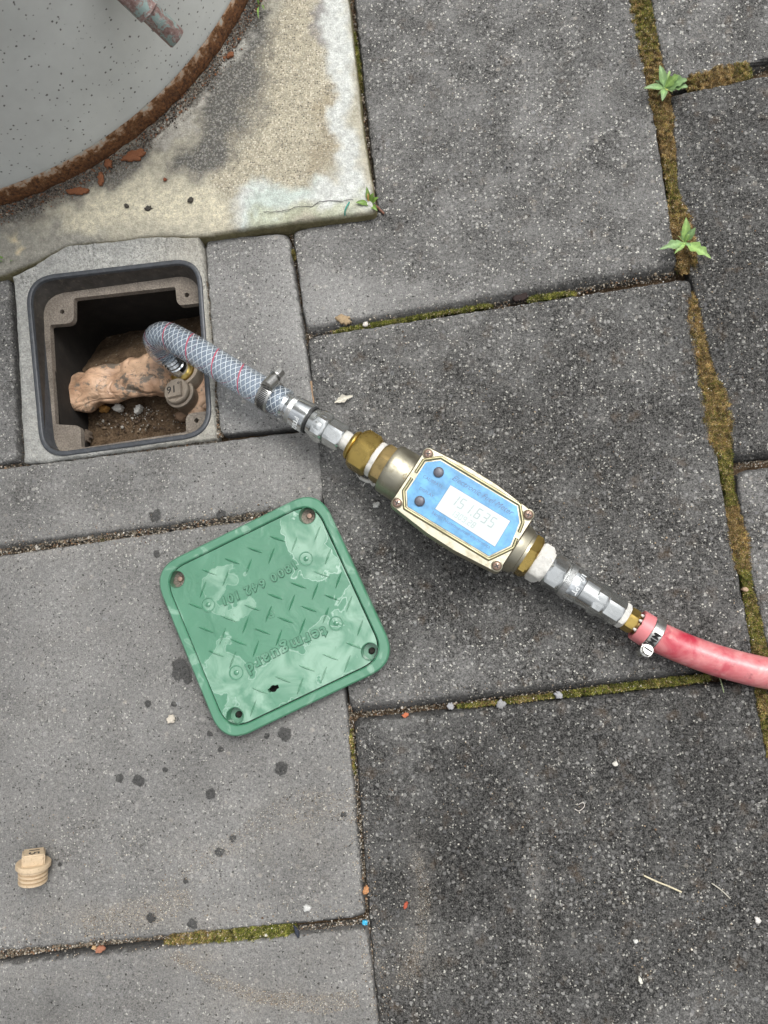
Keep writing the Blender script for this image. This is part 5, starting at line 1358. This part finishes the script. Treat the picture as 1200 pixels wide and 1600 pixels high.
plant('weed', 1038, 138, [(1030, 104, 13, .012, 0, G1), (1005, 140, 11, .009, 0, G1), (1034, 160, 11, .007, 0, G1), (1073, 127, 20, .013, 5, G1), (1074, 138, 18, .011, 5, G1), (1060, 119, 14, .015, 4, G2), (1050, 147, 7, .006, 0, (.40, .42, .12)), (1022, 128, 6, .005, 0, G1), (1046, 112, 8, .009, 3, G2), (1026, 152, 5, .003, 0, (.20, .24, .08))], 'pale green broad-leaved weed in the brown moss at the top right', 'weed', .006)
plant('weed', 1070, 379, [(1071, 341, 13, .014, 0, G2), (1086, 357, 11, .013, 0, G1), (1030, 391, 13, .009, 3, G1), (1110, 405, 16, .010, 5, G2), (1053, 398, 9, .006, 0, G2), (1062, 362, 7, .008, 0, G1), (1066, 388, 5, .004, 0, G2), (1080, 392, 6, .005, 0, G1), (1058, 370, 5, .006, 0, (.25, .33, .10)), (1076, 366, 6, .010, 0, G2)], 'bright green star-shaped weed in the moss above the mossy joint end', 'weed', .006)
plant('seedling', 578, 320, [(573, 293, 7, .012, 0, G3), (584, 303, 8, .013, 0, G3), (592, 310, 8, .011, 0, G3), (556, 318, 9, .010, 0, G3), (590, 331, 8, .008, 0, G3), (568, 322, 8, .009, 0, G3), (575, 303, 5, .012, 0, (.28, .18, .05)), (580, 328, 6, .006, 0, (.45, .10, .05))], 'small green seedling with a red leaf at the slab corner', 'seedling', .007)
def grass(name, blades, label, z0=.008):
    root = empty(name, P(*blades[0][0], z0), label, 'grass tuft')
    for (x0, y0), (x1, y1) in blades:
        bm = bmesh.new(); cols = []; leaf(bm, P(x0, y0, z0), P(x1, y1, z0+.012), .0016, .003, .2, 0, None, cols, (.16, .28, .06))
        o = fin('blade', bm, MAT['leaf'], root, 180); setcol(o.data, 'tint', np.array(cols))
grass('grass_tuft', [((406, 12), (399, -12)), ((404, 10), (405, 32)), ((412, 4), (420, -14)), ((408, 6), (391, -8)), ((410, 8), (414, 18))], 'thin grass blades growing between the tank base and the slab', SLZ)
grass('grass_tuft', [((16, 410), (-8, 398)), ((14, 412), (-6, 408)), ((15, 412), (3, 401)), ((16, 413), (22, 408))], 'short grass tuft at the left edge beside the mortar', .003)

# small litter
bm = bmesh.new(); cols = []; leaf(bm, P(523, 629, .001), P(552, 619, .002), .0055, .0015, .5, 3, None, cols, (.55, .52, .44)); o = fin('dry_leaf', bm, MAT['leaf'], smooth=180); setcol(o.data, 'tint', np.array(cols)); tag(o, 'curled pale dry leaf above the quick coupling', 'leaf')
def fibre(name, pts, r_, col, label, cat):
    bm = bmesh.new(); tube(bm, spline([P(x, y, z) for x, y, z in pts], 8), r_, 6); o = fin(name, bm, MAT['tint'], smooth=180)
    setcol(o.data, 'tint', np.tile(col, (len(o.data.vertices), 1))); tag(o, label, cat)
fibre('dry_stalk', [(1006, 1368, .0015), (1025, 1377, .0018), (1045, 1385, .0016), (1065, 1394, .0012)], .0006, (.62, .56, .40), 'pale dry grass stalk on the dark bottom right paver', 'stalk')
fibre('fibre', [(898, 1264, .001), (905, 1267, .0015), (913, 1260, .0018), (911, 1254, .0016), (904, 1257, .0014)], .0003, (.6, .56, .52), 'curly white fibre on the dark bottom right paver', 'fibre')
fibre('dry_stalk', [(1112, 1380, .001), (1126, 1390, .0013), (1141, 1404, .0012)], .0004, (.5, .48, .40), 'thin faded stalk to the right of the long pale one', 'stalk')
fibre('teal_thread', [(546, 316, SLZ+.001), (540, 326, SLZ+.003), (539, 336, SLZ-.001), (542, 343, .002)], .0006, (.05, .30, .24), 'teal plastic thread hanging over the slab edge', 'thread')
fibre('twig', [(486, 596, -.002), (489, 618, -.002), (492, 640, -.002)], .0012, (.32, .22, .14), 'brown twig in the joint beside the coupling', 'twig')
fibre('twig', [(584, 318, .003), (592, 326, .002), (600, 334, .001)], .0010, (.20, .10, .07), 'reddish twig beside the seedling at the slab corner', 'twig')
fibre('sprout', [(1124, 1058, .002), (1128, 1070, .004), (1131, 1082, .003)], .0004, (.30, .36, .20), 'thin green sprout poking out below the red hose', 'sprout')
fibre('twig', [(95, 706, .001), (112, 709, .002), (122, 712, .001)], .0010, (.42, .30, .20), 'tan twig scrap at the lower left corner of the valve box', 'twig')
# rubble in the box
grit('box_rubble', [([(150, 665, 18), (230, 655, 20), (290, 660, 14)], 170, .0006, .0024, -.0705), ([(205, 655, 9), (240, 640, 10)], 120, .0008, .0020, -.0695)], None,
     pal=[(.14, .10, .07), (.24, .18, .12), (.10, .07, .05), (.20, .17, .13), (.16, .11, .07), (.50, .48, .43), (.09, .06, .04), (.13, .09, .06)], seed=9)
for i, (x, y, w_, h_, cl, lb) in enumerate([(165, 640, 14, 11, (.45, .24, .07), 'orange pebble on the soil inside the valve box'), (187, 639, 15, 12, (.62, .60, .55), 'white pebble on the soil next to the orange one'), (218, 641, 14, 10, (.55, .54, .50), 'broken white crumb under the peach wrapping'), (285, 652, 16, 18, (.30, .20, .13), 'brown clod beside the lower right screw tab'), (138, 683, 18, 16, (.14, .11, .085), 'dark clod beside the lower left screw tab')]):
    flake(x, y, w_, h_, i*25, -.068, 'pebble' if i < 3 else 'clod', lb, 'stone' if i < 3 else 'clod', MAT['tint'], cl, .006, None, i)
